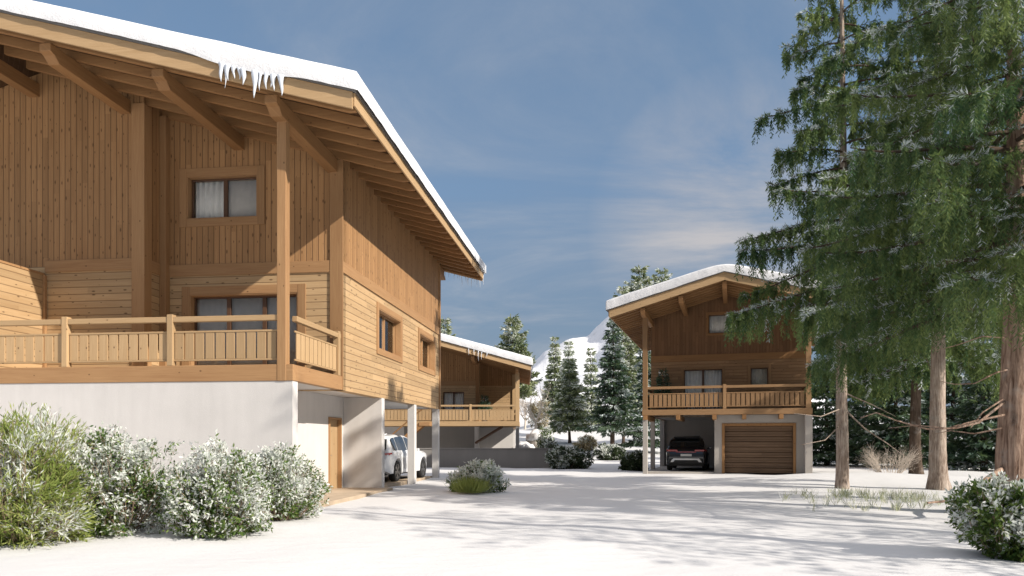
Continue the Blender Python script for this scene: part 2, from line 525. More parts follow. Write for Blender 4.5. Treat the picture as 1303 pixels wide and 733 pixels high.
def gable_roof(root, ridge, half, ze, slope, b0, b1, sp, thick, seed, droop=None, both=True, raft_from=None):
    """roof with rafters, barge boards, eave fascias and its snow: returns the roof part"""
    rz = lambda a: ze + slope * (half - abs(a - ridge))
    mb = MB()
    for s in (1, -1):
        e = ridge + s * (half - 0.02)
        mb.prism([(e, rz(e) + 0.2), (ridge, rz(ridge) + 0.2), (ridge, rz(ridge) + 0.26), (e, rz(e) + 0.26)], 'y', b0 + 0.03, b1 - 0.03)
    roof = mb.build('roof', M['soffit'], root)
    n = int((b1 - b0 - 0.3) / sp)
    for s in ((1, -1) if both else (1,)):
        for i in range(n + 1):
            b = b0 + 0.22 + i * (b1 - b0 - 0.44) / n
            e = ridge + s * (half - 0.045)
            r = MB()
            r.prism([(e, rz(e) + 0.045), (e - s * 0.16, rz(e - s * 0.16)), (ridge + s * 0.02, rz(ridge + s * 0.02)),
                     (ridge + s * 0.02, rz(ridge) + 0.197), (e, rz(e) + 0.197)], 'y', b - 0.05, b + 0.05)
            r.build('rafter', M['raft_x'], roof, bevel=0.008)
        e = ridge + s * half
        f = MB()
        f.box(*sorted((e - s * 0.04, e)), b0 - 0.006, b1 + 0.006, ze + 0.08, ze + 0.345)
        f.build('fascia', M['timber_y'], roof, bevel=0.008)
    for s in (1, -1):
        e = ridge + s * (half - 0.042)
        for c0, c1 in ((b0 - 0.05, b0), (b1, b1 + 0.05)):
            q = MB()
            q.prism([(e, rz(e)), (ridge, rz(ridge)), (ridge, rz(ridge) + 0.345), (e, rz(e) + 0.345)], 'y', c0, c1)
            q.build('barge_board', M['timber_x'], roof, bevel=0.008)
    z = MB()
    for s in (1, -1):
        e = ridge + s * (half + 0.035)
        z.prism([(e, rz(e) + 0.35), (ridge, rz(ridge) + 0.35), (ridge, rz(ridge) + 0.425), (e, rz(e) + 0.425)], 'y', b0 - 0.075, b1 + 0.075)
    z.build('flashing', M['zinc'], roof)
    # the snow: one cushion over both slopes
    na, nb = 150, 110
    A = half + 0.10
    B0, B1 = b0 - 0.13, b1 + 0.13
    us = np.concatenate([np.linspace(-1, -0.93, 14), np.linspace(-0.93, 0.93, na)[1:-1], np.linspace(0.93, 1, 14)])
    vs = np.concatenate([np.linspace(0, 0.05, 14), np.linspace(0.05, 0.95, nb)[1:-1], np.linspace(0.95, 1, 14)])
    V, F = [], []
    nu, nv = len(us), len(vs)
    for u in us:
        a = ridge + u * A
        zb = ze + slope * (half - math.sqrt((a - ridge) ** 2 + 0.25)) + 0.40 + slope * 0.25
        for v in vs:
            b = B0 + v * (B1 - B0)
            dist = min((1 - abs(u)) * A, v * (B1 - B0), (1 - v) * (B1 - B0))
            r = min(1.0, dist / 0.11)
            pr = 0.74 + 0.26 * math.sqrt(max(0.0, 1 - (1 - r) ** 2))
            th = thick * (1 + 0.05 * snow_noise(a, b, 0.45, seed) + 0.03 * snow_noise(a, b, 1.6, seed + 5))
            jit = (0.012 * snow_noise(a, b, 3.1, seed + 9) + 0.015 * snow_noise(a, b, 0.8, seed + 3)) if dist < 0.05 else 0.0
            oa = jit if (1 - abs(u)) * A < 0.03 else 0.0
            ob = jit if min(v, 1 - v) * (B1 - B0) < 0.03 else 0.0
            V.append((a + oa, b + ob, zb + th * pr))
    for i in range(nu - 1):
        for j in range(nv - 1):
            F.append((i * nv + j, (i + 1) * nv + j, (i + 1) * nv + j + 1, i * nv + j + 1))
    # skirt down to the roof edge
    loop = [(i, 0) for i in range(nu)] + [(nu - 1, j) for j in range(1, nv)] + [(i, nv - 1) for i in range(nu - 2, -1, -1)] + [(0, j) for j in range(nv - 2, 0, -1)]
    base = len(V)
    for (i, j) in loop:
        p = V[i * nv + j]
        a, b = p[0], p[1]
        zz = ze + slope * (half - abs(a - ridge)) + 0.375 + 0.015 * snow_noise(a, b, 1.1, seed + 2) + 0.01 * snow_noise(a, b, 4.0, seed + 1)
        ib = 0.0
        if droop and j == 0:
            g_ = droop(a)
            zz -= g_
            ib = 0.25 * g_
        V.append((a, b + ib, zz))
    nl = len(loop)
    for k in range(nl):
        i, j = loop[k]
        i2, j2 = loop[(k + 1) % nl]
        F.append((i * nv + j, base + k, base + (k + 1) % nl, i2 * nv + j2))
    sm = MB()
    sm.v, sm.f = V, F
    so = sm.build('snow_layer', M['snow'], roof, smooth=True)
    roof['rz'] = 0
    del roof['rz']
    return roof, rz


def icicle(roof, x, y, z, L, r, seed):
    rr = random.Random(seed)
    pts, rad = [], []
    n = 9
    for i in range(n):
        t = i / (n - 1)
        pts.append((x + 0.012 * math.sin(5 * t + seed), y + 0.01 * math.cos(4 * t + seed), z - L * t))
        rad.append(max(0.003, r * (1 - t) ** 0.8 * (1 + 0.12 * math.sin(9 * t + seed * 2))))
    MB().tube(pts, rad, 8).build('icicle', M['ice'], roof, smooth=True)


def purlin(root, a, rz, b_tip, b_end, w=0.27, h=0.34, mat='raft_y'):
    zt = min(rz(a - w / 2), rz(a + w / 2)) - 0.004
    mb = MB()
    mb.prism([(b_tip, zt), (b_tip, zt - h * 0.5), (b_tip + 0.12, zt - h * 0.62), (b_tip + 0.28, zt - h), (b_end, zt - h), (b_end, zt)], 'x', a - w / 2, a + w / 2)
    return mb.build('purlin', M[mat], root, bevel=0.012)


ROT = -math.atan2(0.122, 0.9925)
# ================================================================== MAIN CHALET
P0 = (-4.36, 19.05, 0)
main = thing('chalet', 'large larch chalet with pale rendered base, icicles on its eave and white car beneath', 'chalet', P0, ROT, 'snow roofed timber chalets')
RIDGE, HALF = -7.66, 9.28
mrz_slope = 0.275
mroof, mrz = gable_roof(main, RIDGE, HALF, 8.22, mrz_slope, -3.7, 12.63, 0.68, 0.31, 3.1,
                        droop=lambda a: 0.11 * math.exp(-((a + 0.72) / 1.05) ** 4), both=False)
AL = -15.32
topm = lambda s: mrz(s) + 0.19
# upstairs walls
hole_up = (-4.22, -2.27, 7.29, 8.42)
hole_dn = (-4.14, -1.18, 3.12, 5.30)
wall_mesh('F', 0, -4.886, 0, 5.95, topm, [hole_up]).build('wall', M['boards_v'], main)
wall_mesh('F', 0, -4.886, 0, 2.77, 5.95, [hole_dn]).build('wall', M['boards_h'], main)
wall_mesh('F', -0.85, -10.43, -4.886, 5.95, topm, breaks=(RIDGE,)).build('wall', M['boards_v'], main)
wall_mesh('F', -0.85, -10.43, -4.886, 3.0, 5.95).build('wall', M['boards_h'], main)
wall_mesh('S', -4.884, -0.848, 0.0, 5.95, topm(-4.884), th=0.2).build('wall', M['boards_v'], main)
wall_mesh('S', -4.884, -0.848, 0.0, 3.0, 5.95, th=0.2).build('wall', M['boards_h'], main)
wall_mesh('F', 0, AL, -10.43, 2.77, topm).build('wall', M['boards_v'], main)
hs1, hs2 = (3.1, 5.55, 4.22, 5.42), (8.08, 10.42, 4.22, 5.42)
wall_mesh('S', 0, 0.001, 11.5, 5.95, topm(0)).build('wall', M['boards_v'], main)
wall_mesh('S', 0, 0.001, 11.5, 2.77, 5.95, [hs1, hs2]).build('wall', M['boards_h'], main)
wall_mesh('B', 11.5, AL, -0.001, 2.77, topm, breaks=(RIDGE,)).build('wall', M['boards_v'], main)
wall_mesh('L', AL, 0.001, 11.499, 2.77, topm(AL)).build('wall', M['boards_v'], main)
# inside: floors and a partition so that the rooms behind the glass have depth
fl = MB()
fl.box(AL + 0.3, -0.3, 0.3, 11.2, 5.72, 5.86)
fl.build('upper_floor', M['room'], main)
pt_ = MB()
pt_.box(-4.6, -0.3, 4.2, 4.3, 3.13, 9.6)
pt_.box(-4.75, -4.6, 0.3, 4.2, 3.13, 9.6)
pt_.build('partition', M['room'], main)
sl = MB()
sl.box(AL, -0.03, -2.98, 11.47, 2.79, 3.02)
sl.build('floor_slab', M['render'], main)
# trims
t = MB()
t.box(-4.886, -0.31, -0.035, -0.001, 5.80, 6.10)
t.box(-7.6, -5.19, -0.885, -0.851, 5.80, 6.10)
t.build('band', M['trim_x'], main, bevel=0.008)
t = MB()
t.box(0.001, 0.035, 0.02, 11.46, 5.79, 6.08)
t.box(-4.884, -4.85, -0.82, -0.02, 5.80, 6.10)
t.build('band', M['trim_y'], main, bevel=0.008)
t = MB()
t.box(-0.31, 0.045, -0.045, -0.0015, 2.78, topm(-0.1) - 0.2)
t.build('corner_board', M['trim_z'], main, bevel=0.01)
t = MB()
t.box(0.0012, 0.041, 11.32, 11.505, 2.78, topm(0) - 0.21)
t.build('corner_board', M['trim_z'], main, bevel=0.01)
t = MB()
t.box(-5.19, -4.84, -0.90, -0.852, 3.12, topm(-4.9) - 0.2)
t.box(-4.883, -4.845, -0.852, -0.58, 3.12, topm(-4.9) - 0.22)
t.build('corner_board', M['trim_z'], main, bevel=0.01)
t = MB()
t.box(-4.883, -4.70, -0.20, -0.002, 3.12, topm(-4.8) - 0.2)
t.build('corner_board', M['trim_z'], main, bevel=0.01)
# privacy screen on the party line
t = MB()
t.box(-7.75, -7.62, -3.0, -0.85, 3.12, 5.72)
t.build('screen', M['boards_h'], main)
t = MB()
t.box(-7.77, -7.60, -3.0, -0.86, 5.72, 5.78)
t.box(-7.62, -7.55, -0.935, -0.852, 3.12, 5.72)
t.build('screen_cap', M['trim_y'], main, bevel=0.008)
# windows
w1 = window(main, 'F', 0, *hole_up, cols=2, trim=0.2)
w2 = window(main, 'F', 0, *hole_dn, cols=3, trim=0.22, name='sliding_door', sill=False)
window(main, 'S', 0, *hs1, cols=2, trim=0.17, sash='trim_z')
window(main, 'S', 0, *hs2, cols=2, trim=0.17, sash='trim_z')
# purlins
for a in (-0.24, -2.77, -5.38, -7.9):
    purlin(main, a, mrz, -3.6, 0.25 if a > -4.5 else -0.7)
for a in (-0.17,):
    purlin(main, a + 0.02, mrz, 12.45, 11.3)
# deck
t = MB()
t.box(AL, 0.02, -3.07, -2.9, 2.765, 3.12)
t.build('deck_beam', M['trim_x'], main, bevel=0.01)
t = MB()
t.box(-0.15, 0.024, -2.9, 0.0, 2.768, 3.117)
t.build('deck_beam', M['trim_y'], main, bevel=0.01)
t = MB()
t.box(AL, -0.15, -2.9, -0.002, 3.03, 3.10)
t.box(-7.6, -4.9, -0.84, -0.01, 3.024, 3.098)
t.build('decking', M['boards_h'], main)
t = MB()
t.box(-0.345, -0.135, -3.08, -2.87, 2.76, mrz(-0.24) - 0.35)
t.build('post', M['trim_z'], main, bevel=0.015)
railing(main, (-15.3, -2.99), (-0.3, -2.99), 3.12, [7.43, 9.956, 12.48])
railing(main, (-0.06, -2.8), (-0.06, -0.05), 3.12, [2.6])
# base
wall_mesh('F', -3.05, AL, 0.0, 0.0 - 0.3, 2.764, th=0.28).build('base_wall', M['render'], main)
hd = (2.2, 3.22, 0.02, 2.16)
wall_mesh('S', -1.2, -2.77, 3.46, -0.3, 2.788, [hd], th=0.25).build('base_wall', M['render'], main)
t = MB()
t.box(-1.2, 0.0, 3.46, 3.75, -0.3, 2.786)
t.build('fin_wall', M['render'], main, bevel=0.008)
for b in (7.4, 11.2):
    MB().box(-0.26, -0.005, b, b + 0.28, -0.3, 2.787).build('column', M['render'], main, bevel=0.008)
MB().box(-3.4, -3.1, 11.2, 11.48, -0.3, 2.787).build('column', M['render'], main, bevel=0.008)
t = MB()
t.box(-6.0, -5.75, 3.46, 11.48, -0.3, 2.787)
t.box(-5.75, -1.2, 3.5, 3.74, -0.3, 2.786)
t.build('base_wall', M['render'], main)
dr = MB()
dr.box(-1.33, -1.28, 2.24, 3.18, 0.03, 2.13)
do = dr.build('door', M['timber_z'], main)
t = MB()
t.box(-1.275, -1.16, 2.2, 2.27, 0.03, 2.16)
t.box(-1.275, -1.16, 3.15, 3.22, 0.03, 2.16)
t.box(-1.275, -1.162, 2.27, 3.15, 2.10, 2.16)
t.build('frame', M['trim_z'], do, bevel=0.006)
t = MB()
t.tube([(-1.28, 2.36, 1.05), (-1.22, 2.36, 1.05), (-1.22, 2.5, 1.05)], 0.011, 8)
t.build('handle', M['alloy'], do, smooth=True)
# icicles: the big cluster under the snow lip and the small ones at the far end
for i, (px, L, r) in enumerate([(281, 0.42, 0.05), (289, 0.36, 0.045), (297, 0.28, 0.035), (304, 0.27, 0.03), (309, 0.38, 0.05), (323.5, 0.62, 0.06),
                                (330, 0.42, 0.03), (338, 0.36, 0.04), (347.5, 0.36, 0.045), (357.5, 0.46, 0.05), (286, 0.55, 0.02), (345, 0.30, 0.03)]):
    r_ = (px - CX) / FPX
    b = -3.83
    a = (r_ * (19.05 + 0.9925 * b) + 4.36 - 0.122 * b) / (0.9925 + 0.122 * r_)
    zt = mrz(a) + 0.40 - 0.11 * math.exp(-((a + 0.72) / 1.05) ** 4)
    icicle(mroof, a, b + 0.02, zt, L * 0.9, r * 1.35, i + 1)
for i in range(26):
    t_ = i / 25
    icicle(mroof, 1.62 - 3.2 * t_ + random.uniform(-.05, .05), 12.74, mrz(1.62 - 3.2 * t_) + 0.40, random.uniform(0.5, 0.85), random.uniform(0.02, 0.035), 40 + i)
for i in range(9):
    icicle(mroof, 1.70, 12.5 - i * 0.16, 8.22 + 0.40, random.uniform(0.12, 0.3), 0.018, 80 + i)

curtain(main, 'S', 0, 3.15, 5.5, 0.29, 4.1, 5.6, 'curtain in the side window nearer the balcony railing')
curtain(main, 'S', 0, 8.12, 10.38, 0.29, 4.1, 5.6, 'curtain in the side window above the carport columns')
M['net'] = mat_plain('added reflection-grey curtain', (0.56, 0.52, 0.475), 0.9, 0.06)  # added sheets whose grey stands in for reflections in the panes
for a0_, a1_, za, zb, lb in ((-3.22, -2.3, 7.2, 8.5, 'added reflection-grey curtain behind the upper window of the chalet with icicles'),
                             (-4.1, -3.16, 3.15, 5.35, 'added reflection-grey curtain behind the first pane of the railed sliding door'),
                             (-3.13, -2.2, 3.15, 5.35, 'added reflection-grey curtain behind the middle pane of the railed sliding door'),
                             (-2.17, -1.22, 3.15, 5.35, 'added reflection-grey curtain behind the sliding door pane beside the post')):
    curtain(main, 'F', 0, a0_, a1_, 0.27, za, zb, lb, 0.12).data.materials[0] = M['net']
curtain(main, 'F', 0, -4.15, -3.30, 0.30, 7.1, 8.6, 'white curtain behind upper window of the chalet with icicles')

# ================================================================== RIGHT CHALET
RR = -math.radians(16.5)
right = thing('chalet', 'brown timber chalet with wooden garage door and black car in its carport', 'chalet', (6.0, 34.3, 0), RR, 'snow roofed timber chalets')
rroof, rrz = gable_roof(right, 3.67, 5.07, 7.05, 0.28, -1.0, 12.6, 0.55, 0.36, 8.3)
topr = lambda s: rrz(s) + 0.19
W = 7.33
h_up = (2.85, 4.86, 6.72, 7.68)
h_dr = (1.68, 3.55, 2.92, 5.02)
h_wn = (4.82, 5.66, 4.06, 5.02)
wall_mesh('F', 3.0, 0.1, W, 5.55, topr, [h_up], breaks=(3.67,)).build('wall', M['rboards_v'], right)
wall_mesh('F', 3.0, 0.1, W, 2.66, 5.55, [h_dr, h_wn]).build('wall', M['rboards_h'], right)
wall_mesh('S', W, 3.001, 11.8, 2.66, topr(W)).build('wall', M['rboards_v'], right)
wall_mesh('L', 0.1, 3.001, 11.8, 2.66, topr(0.1)).build('wall', M['rboards_v'], right)
wall_mesh('B', 11.8, 0.101, W - 0.001, 0.0 - 0.3, topr, breaks=(3.67,)).build('wall', M['rboards_v'], right)
MB().box(0.4, W - 0.3, 3.3, 11.5, 5.5, 5.64).build('upper_floor', M['room'], right)
MB().box(0.4, W - 0.3, 6.5, 6.6, 2.95, 8.2).build('partition', M['room'], right)
MB().box(0.1, W, 2.97, 3.0 - 0.001, 5.4, 5.72).build('band', M['raft_x'], right, bevel=0.008)
window(right, 'F', 3.0, *h_up, cols=2, trim=0.09, tw='raft')
window(right, 'F', 3.0, *h_dr, cols=2, trim=0.1, name='sliding_door', sill=False, tw='rtimber')
window(right, 'F', 3.0, *h_wn, cols=1, trim=0.12, tw='rtimber')
for a in (0.12, 1.8, 3.67, 5.54, 7.2):
    purlin(right, a, rrz, -0.93, 3.2, 0.2, 0.28, 'raft_y')
for a in (0.02, W - 0.27):
    MB().box(a, a + 0.22, 0.02, 0.24, 2.62, rrz(a + 0.1) - 0.29).build('post', M['rtimber_z'], right, bevel=0.012)
t = MB()
t.box(0.0, W, 0.0, 0.16, 2.66, 2.915)
t.build('deck_beam', M['rtimber_x'], right, bevel=0.01)
t = MB()
t.box(0.0, 0.16, 0.161, 3.0, 2.665, 2.91)
t.box(W - 0.16, W, 0.161, 3.0, 2.665, 2.91)
t.build('deck_beam', M['rtimber_y'], right, bevel=0.01)
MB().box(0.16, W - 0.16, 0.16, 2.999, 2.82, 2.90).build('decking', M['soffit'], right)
for a in (0.15, 1.62, 3.22, 4.5, 6.05):
    MB().box(a - 0.09, a + 0.09, -0.06, 3.6, 2.45, 2.655).build('joist', M['raft_y'], right, bevel=0.008)
MB().box(0.1, W, 3.0, 11.8, 2.67, 2.85).build('floor_slab', M['render_warm'], right)
railing(right, (0.24, 0.1), (W - 0.24, 0.1), 2.915, [3.42], h=1.06, pitch=0.205, gap=0.045, up=0.1, mats=('rtimber_x', 'rtimber_z'))
railing(right, (0.08, 0.26), (0.08, 2.98), 2.915, [], h=1.06, pitch=0.205, gap=0.045, up=0.1, mats=('rtimber_x', 'rtimber_z'))
railing(right, (W - 0.08, 0.26), (W - 0.08, 2.98), 2.915, [], h=1.06, pitch=0.205, gap=0.045, up=0.1, mats=('rtimber_x', 'rtimber_z'))
# ground floor
hg = (3.66, 6.58, 0.0, 2.18)
wall_mesh('F', 0.6, 3.21, W, -0.3, 2.66, [(hg[0], hg[1], -0.299, hg[3])], th=0.25).build('base_wall', M['render_warm'], right)
MB().box(3.21, 3.45, 0.86, 11.5, -0.3, 2.668).build('base_wall', M['render_warm'], right)
MB().box(W - 0.25, W, 0.86, 11.5, -0.3, 2.668).build('base_wall', M['render_warm'], right)
MB().box(0.12, 3.2, 8.8, 9.0, -0.3, 2.668).build('base_wall', M['render_warm'], right)
MB().box(W - 0.3, W, 0.02, 0.59, -0.3, 2.61).build('pier', M['render_warm'], right, bevel=0.008)
for b, w in ((0.02, 0.21), (3.4, 0.21), (8.5, 0.25)):
    MB().box(0.03, 0.03 + w, b, b + w, -0.3, 2.66 if b > 1 else 2.61).build('column', M['render_warm'], right, bevel=0.008)
g_ = MB()
for i in range(9):
    z0 = 0.03 + i * 0.237
    g_.prism([(0.80, z0), (0.765, z0 + 0.012), (0.765, z0 + 0.222), (0.80, z0 + 0.235)], 'x', hg[0] + 0.005, hg[1] - 0.005)
gd = g_.build('garage_door', M['garage'], right)
t = MB()
t.box(hg[0] - 0.12, hg[0], 0.565, 0.80, -0.02, hg[3] + 0.1)
t.box(hg[1], hg[1] + 0.12, 0.565, 0.80, -0.02, hg[3] + 0.1)
t.box(hg[0], hg[1], 0.567, 0.80, hg[3] - 0.02, hg[3] + 0.1)
t.build('frame', M['raft_z'], gd, bevel=0.008)
curtain(right, 'F', 3.0, 1.75, 2.6, 0.30, 2.93, 5.1, 'left curtain of the balcony door above the black car')
curtain(right, 'F', 3.0, 2.64, 3.5, 0.30, 2.93, 5.1, 'right curtain of the balcony door above the black car')
curtain(right, 'F', 3.0, 4.85, 5.63, 0.28, 3.9, 5.15, 'added reflection-grey curtain in the small window over the garage door', 0.3).data.materials[0] = M['net']  # added; its grey stands in for the reflecting pane
curtain(right, 'F', 3.0, 2.9, 4.3, 0.30, 6.5, 7.8, 'curtain behind the gable window of the chalet with garage')

# ================================================================== MIDDLE CHALET
mid = thing('chalet', 'smaller chalet with wrap-around balcony behind the grey garden wall', 'chalet', (0.5, 50.0, 0), -math.radians(1.0), 'snow roofed timber chalets')
froof, frz = gable_roof(mid, -6.0, 6.78, 6.12, 0.275, -1.0, 11.5, 0.8, 0.42, 15.7)
topf = lambda s: frz(s) + 0.19
hm = (-5.42, -3.93, 2.85, 4.98)
wall_mesh('F', 2.5, -12.0, -2.95, 5.55, topf, breaks=(-6.0,)).build('wall', M['boards_v'], mid)
wall_mesh('F', 2.5, -12.0, -2.95, 2.5, 5.55, [hm]).build('wall', M['boards_h'], mid)
wall_mesh('S', -2.952, 2.502, 4.6, 2.5, topf(-2.95), th=0.2).build('wall', M['boards_h'], mid)
wall_mesh('F', 4.6, -2.95, -0.3, 5.55, topf).build('wall', M['boards_v'], mid)
wall_mesh('F', 4.6, -2.95, -0.3, 2.5, 5.55).build('wall', M['boards_h'], mid)
wall_mesh('S', -0.3, 4.601, 10.8, 2.5, topf(-0.3)).build('wall', M['boards_v'], mid)
wall_mesh('B', 10.8, -12.0, -0.301, 2.5, topf, breaks=(-6.0,)).build('wall', M['boards_v'], mid)
wall_mesh('L', -12.0, 2.501, 10.79, 2.5, topf(-12.0)).build('wall', M['boards_v'], mid)
MB().box(-12.0, -2.96, 2.466, 2.499, 5.42, 5.72).build('band', M['trim_x'], mid, bevel=0.008)
MB().box(-3.12, -2.85, 2.44, 2.5 - 0.003, 2.8, frz(-3.0) - 0.02).build('corner_board', M['raft_z'], mid, bevel=0.01)
MB().box(-0.56, -0.26, 4.5, 4.59, 2.8, frz(-.2) - 0.02).build('corner_board', M['timber_z'], mid, bevel=0.01)
MB().box(-8, -3.5, 6.0, 6.1, 2.85, 7.0).build('partition', M['room'], mid)
MB().box(-11.7, -3.5, 2.8, 10.5, 5.5, 5.62).build('upper_floor', M['room'], mid)
window(mid, 'F', 2.5, *hm, cols=2, trim=0.0, name='sliding_door', sill=False)
for a in (-0.15, -3.1, -6.0, -9.0):
    purlin(mid, a, frz, -0.92, 2.6, 0.22, 0.3, 'raft_y')
MB().box(-0.27, 0.0, 0.0, 0.27, 2.48, frz(-0.15) - 0.3).build('post', M['timber_z'], mid, bevel=0.012)
t = MB()
t.box(-11.5, 0.0, -0.02, 0.14, 2.50, 2.83)
t.build('deck_beam', M['timber_x'], mid, bevel=0.01)
t = MB()
t.box(-0.16, -0.004, 0.141, 4.6, 2.505, 2.826)
t.build('deck_beam', M['timber_y'], mid, bevel=0.01)
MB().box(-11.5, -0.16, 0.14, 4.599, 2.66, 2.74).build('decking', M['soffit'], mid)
railing(mid, (-11.4, 0.06), (-0.27, 0.06), 2.83, [5.6, 8.1], h=1.1, pitch=0.24, gap=0.03, up=0.05)
railing(mid, (-0.08, 0.27), (-0.08, 4.5), 2.83, [], h=1.1, pitch=0.24, gap=0.03, up=0.05)
MB().box(-8.2, -3.2, 2.55, 2.8, -0.3, 2.655).build('base_wall', M['render_grey'], mid)  # pale wall here; the shade under the deck is put into this grey
MB().box(-12.0, -8.2, 2.55, 2.8, -0.3, 2.655).build('base_wall', M['render'], mid)
MB().box(-3.2, -0.5, 4.65, 4.9, -0.3, 2.655).build('base_wall', M['render'], mid)
MB().box(-11.9, -0.4, 10.5, 10.75, -0.3, 2.655).build('base_wall', M['render'], mid)
MB().box(-3.2, -2.95, 2.55, 4.65, -0.3, 2.655).build('base_wall', M['render'], mid)
MB().box(-0.25, -0.02, 0.02, 0.25, -0.3, 2.475).build('column', M['render_grey'], mid, bevel=0.008)
MB().tube([(-3.1, 2.3, 1.35), (-1.2, 1.2, 2.48)], 0.1, 4).build('brace', M['sash'], mid)
st = MB()
for s in (0.0, 1.0):
    st.prism([(-9.6, 0.0), (-9.3, 0.0), (-6.3, 2.5), (-6.6, 2.72)], 'y', -1.2 + s, -1.12 + s)
so_ = st.build('stair', M['raft_x'], mid)
for i in range(12):
    f = (i + 0.5) / 12
    MB().box(-9.45 + 3.0 * f - 0.14, -9.45 + 3.0 * f + 0.14, -1.11, -0.21, 2.6 * f, 2.6 * f + 0.04).build('tread', M['trim_y'], so_)
MB().box(-6.6, -5.9, -1.25, -0.021, 2.5, 2.74).build('landing', M['trim_x'], mid)
t = MB()
t.tube([(-9.5, -1.16, 0.95), (-6.4, -1.16, 3.6)], 0.05, 6)
t.build('handrail', M['raft_x'], so_)
for i in range(5):
    icicle(froof, -2.2 - i * 0.28 + random.uniform(-.08, .08), -1.12, frz(-1.9 - i * 0.28) + 0.41, random.uniform(0.25, 0.75), 0.035, 120 + i)
for i in range(8):
    icicle(froof, 0.80, -0.9 + i * 0.3, 6.12 + 0.42, random.uniform(0.2, 0.5), 0.03, 140 + i)
curtain(mid, 'F', 2.5, -5.38, -4.72, 0.30, 2.85, 5.05, 'left curtain of the balcony door over the garden wall')
curtain(mid, 'F', 2.5, -4.64, -4.0, 0.30, 2.85, 5.05, 'right curtain of the balcony door over the garden wall')

# garden wall
gw = thing('garden_wall', 'low grey rendered garden wall with an end pier', 'wall', (-3.0, 42.0, 0))
t = MB()
t.box(-8.0, 5.42, 0.0, 0.25, -0.3, 1.02)
t.build('wall_panel', M['render_grey'], gw, bevel=0.01)
t = MB()
t.box(-8.0, 5.42, -0.03, 0.28, 1.021, 1.085)
t.build('coping', M['render_grey'], gw, bevel=0.01)
MB().box(5.42, 5.78, -1.2, 0.3, -0.3, 1.09).build('end_pier', M['render_grey'], gw, bevel=0.01)


# ================================================================== GROUND
def hill(x, y):
    t = np.clip((y - 50) / 30, 0, 1)
    s = t * t * (3 - 2 * t)
    rise = s * np.clip(y - 52, 0, None) * 0.068
    rx = np.clip((x - 14) / 25, 0, 1)
    return rise * (1 - 0.55 * rx)


def ground_z(x, y):
    x = np.asarray(x, float)
    y = np.asarray(y, float)
    z = hill(x, y)
    z = z + 0.03 * np.sin(x * 0.7 + 1.3 * np.sin(y * 0.31)) * np.sin(y * 0.53 + 0.4) + 0.018 * np.sin(x * 1.9 + y * 0.6) * np.sin(y * 1.3 - x * 0.4)
    far = np.clip((y - 55) / 40, 0, 1)
    z = z + far * (0.7 * np.sin(x * 0.11 + y * 0.05) + 0.45 * np.sin(x * 0.23 - y * 0.13 + 1.0) + 0.2 * np.sin(x * 0.6 + y * 0.21))
    # a low bank under the trees at the right
    z = z + 0.28 * np.exp(-(((x - 13.5) / 4.5) ** 2 + ((y - 28.5) / 3.0) ** 2))
    # raised bed under the shrubs by the base wall
    z = z + 0.10 * np.exp(-(((x + 6.3) / 3.5) ** 2 + ((y - 12.3) / 1.6) ** 2))
    return z - 0.03


def axis(*segs):
    out = []
    for a, b, st in segs:
        out.append(np.arange(a, b, st))
    out.append([segs[-1][1]])
    return np.concatenate(out)


gx = axis((-2500, -300, 120), (-300, -60, 12), (-60, -16, 2), (-16, 18, 0.3), (18, 60, 2), (60, 300, 12), (300, 2501, 120))
gy = axis((-400, -40, 60), (-40, 4, 2), (4, 34, 0.3), (34, 70, 1.0), (70, 160, 3), (160, 400, 15), (400, 3000, 150))
X, Y = np.meshgrid(gx, gy, indexing='ij')
Z = ground_z(X, Y)
cap = hill(X, np.minimum(Y, 330))
Z = np.where(Y > 330, cap + (Z - hill(X, Y)), Z)
nx, ny = len(gx), len(gy)
gm = MB()
gm.v = [tuple(p) for p in np.stack([X.ravel(), Y.ravel(), Z.ravel()], 1)]
gm.f = [(i * ny + j, (i + 1) * ny + j, (i + 1) * ny + j + 1, i * ny + j + 1) for i in range(nx - 1) for j in range(ny - 1)]
tag(gm.build('ground', M['snow_ground'], None, smooth=True, fix=False), 'smooth sunlit snow covering the yard and hillside', 'snow', kind='structure')

pad = thing('carport_slab', 'tan paved slab under the white car', 'paving', P0, ROT)
pad['kind'] = 'structure'
MB().box(-6.0, 0.32, -2.7, 3.55, -0.2, 0.055).build('paving', M['pad'], pad, bevel=0.01)
MB().box(-6.0, -0.3, 3.55, 11.4, -0.2, 0.05).build('paving', M['pad'], pad, bevel=0.01)
pad2 = thing('carport_slab', 'grey paved slab under the black car', 'paving', (6.0, 34.3, 0), RR)
pad2['kind'] = 'structure'
MB().box(0.1, 3.2, 0.3, 8.8, -0.2, 0.05).build('paving', M['render_warm'], pad2, bevel=0.01)

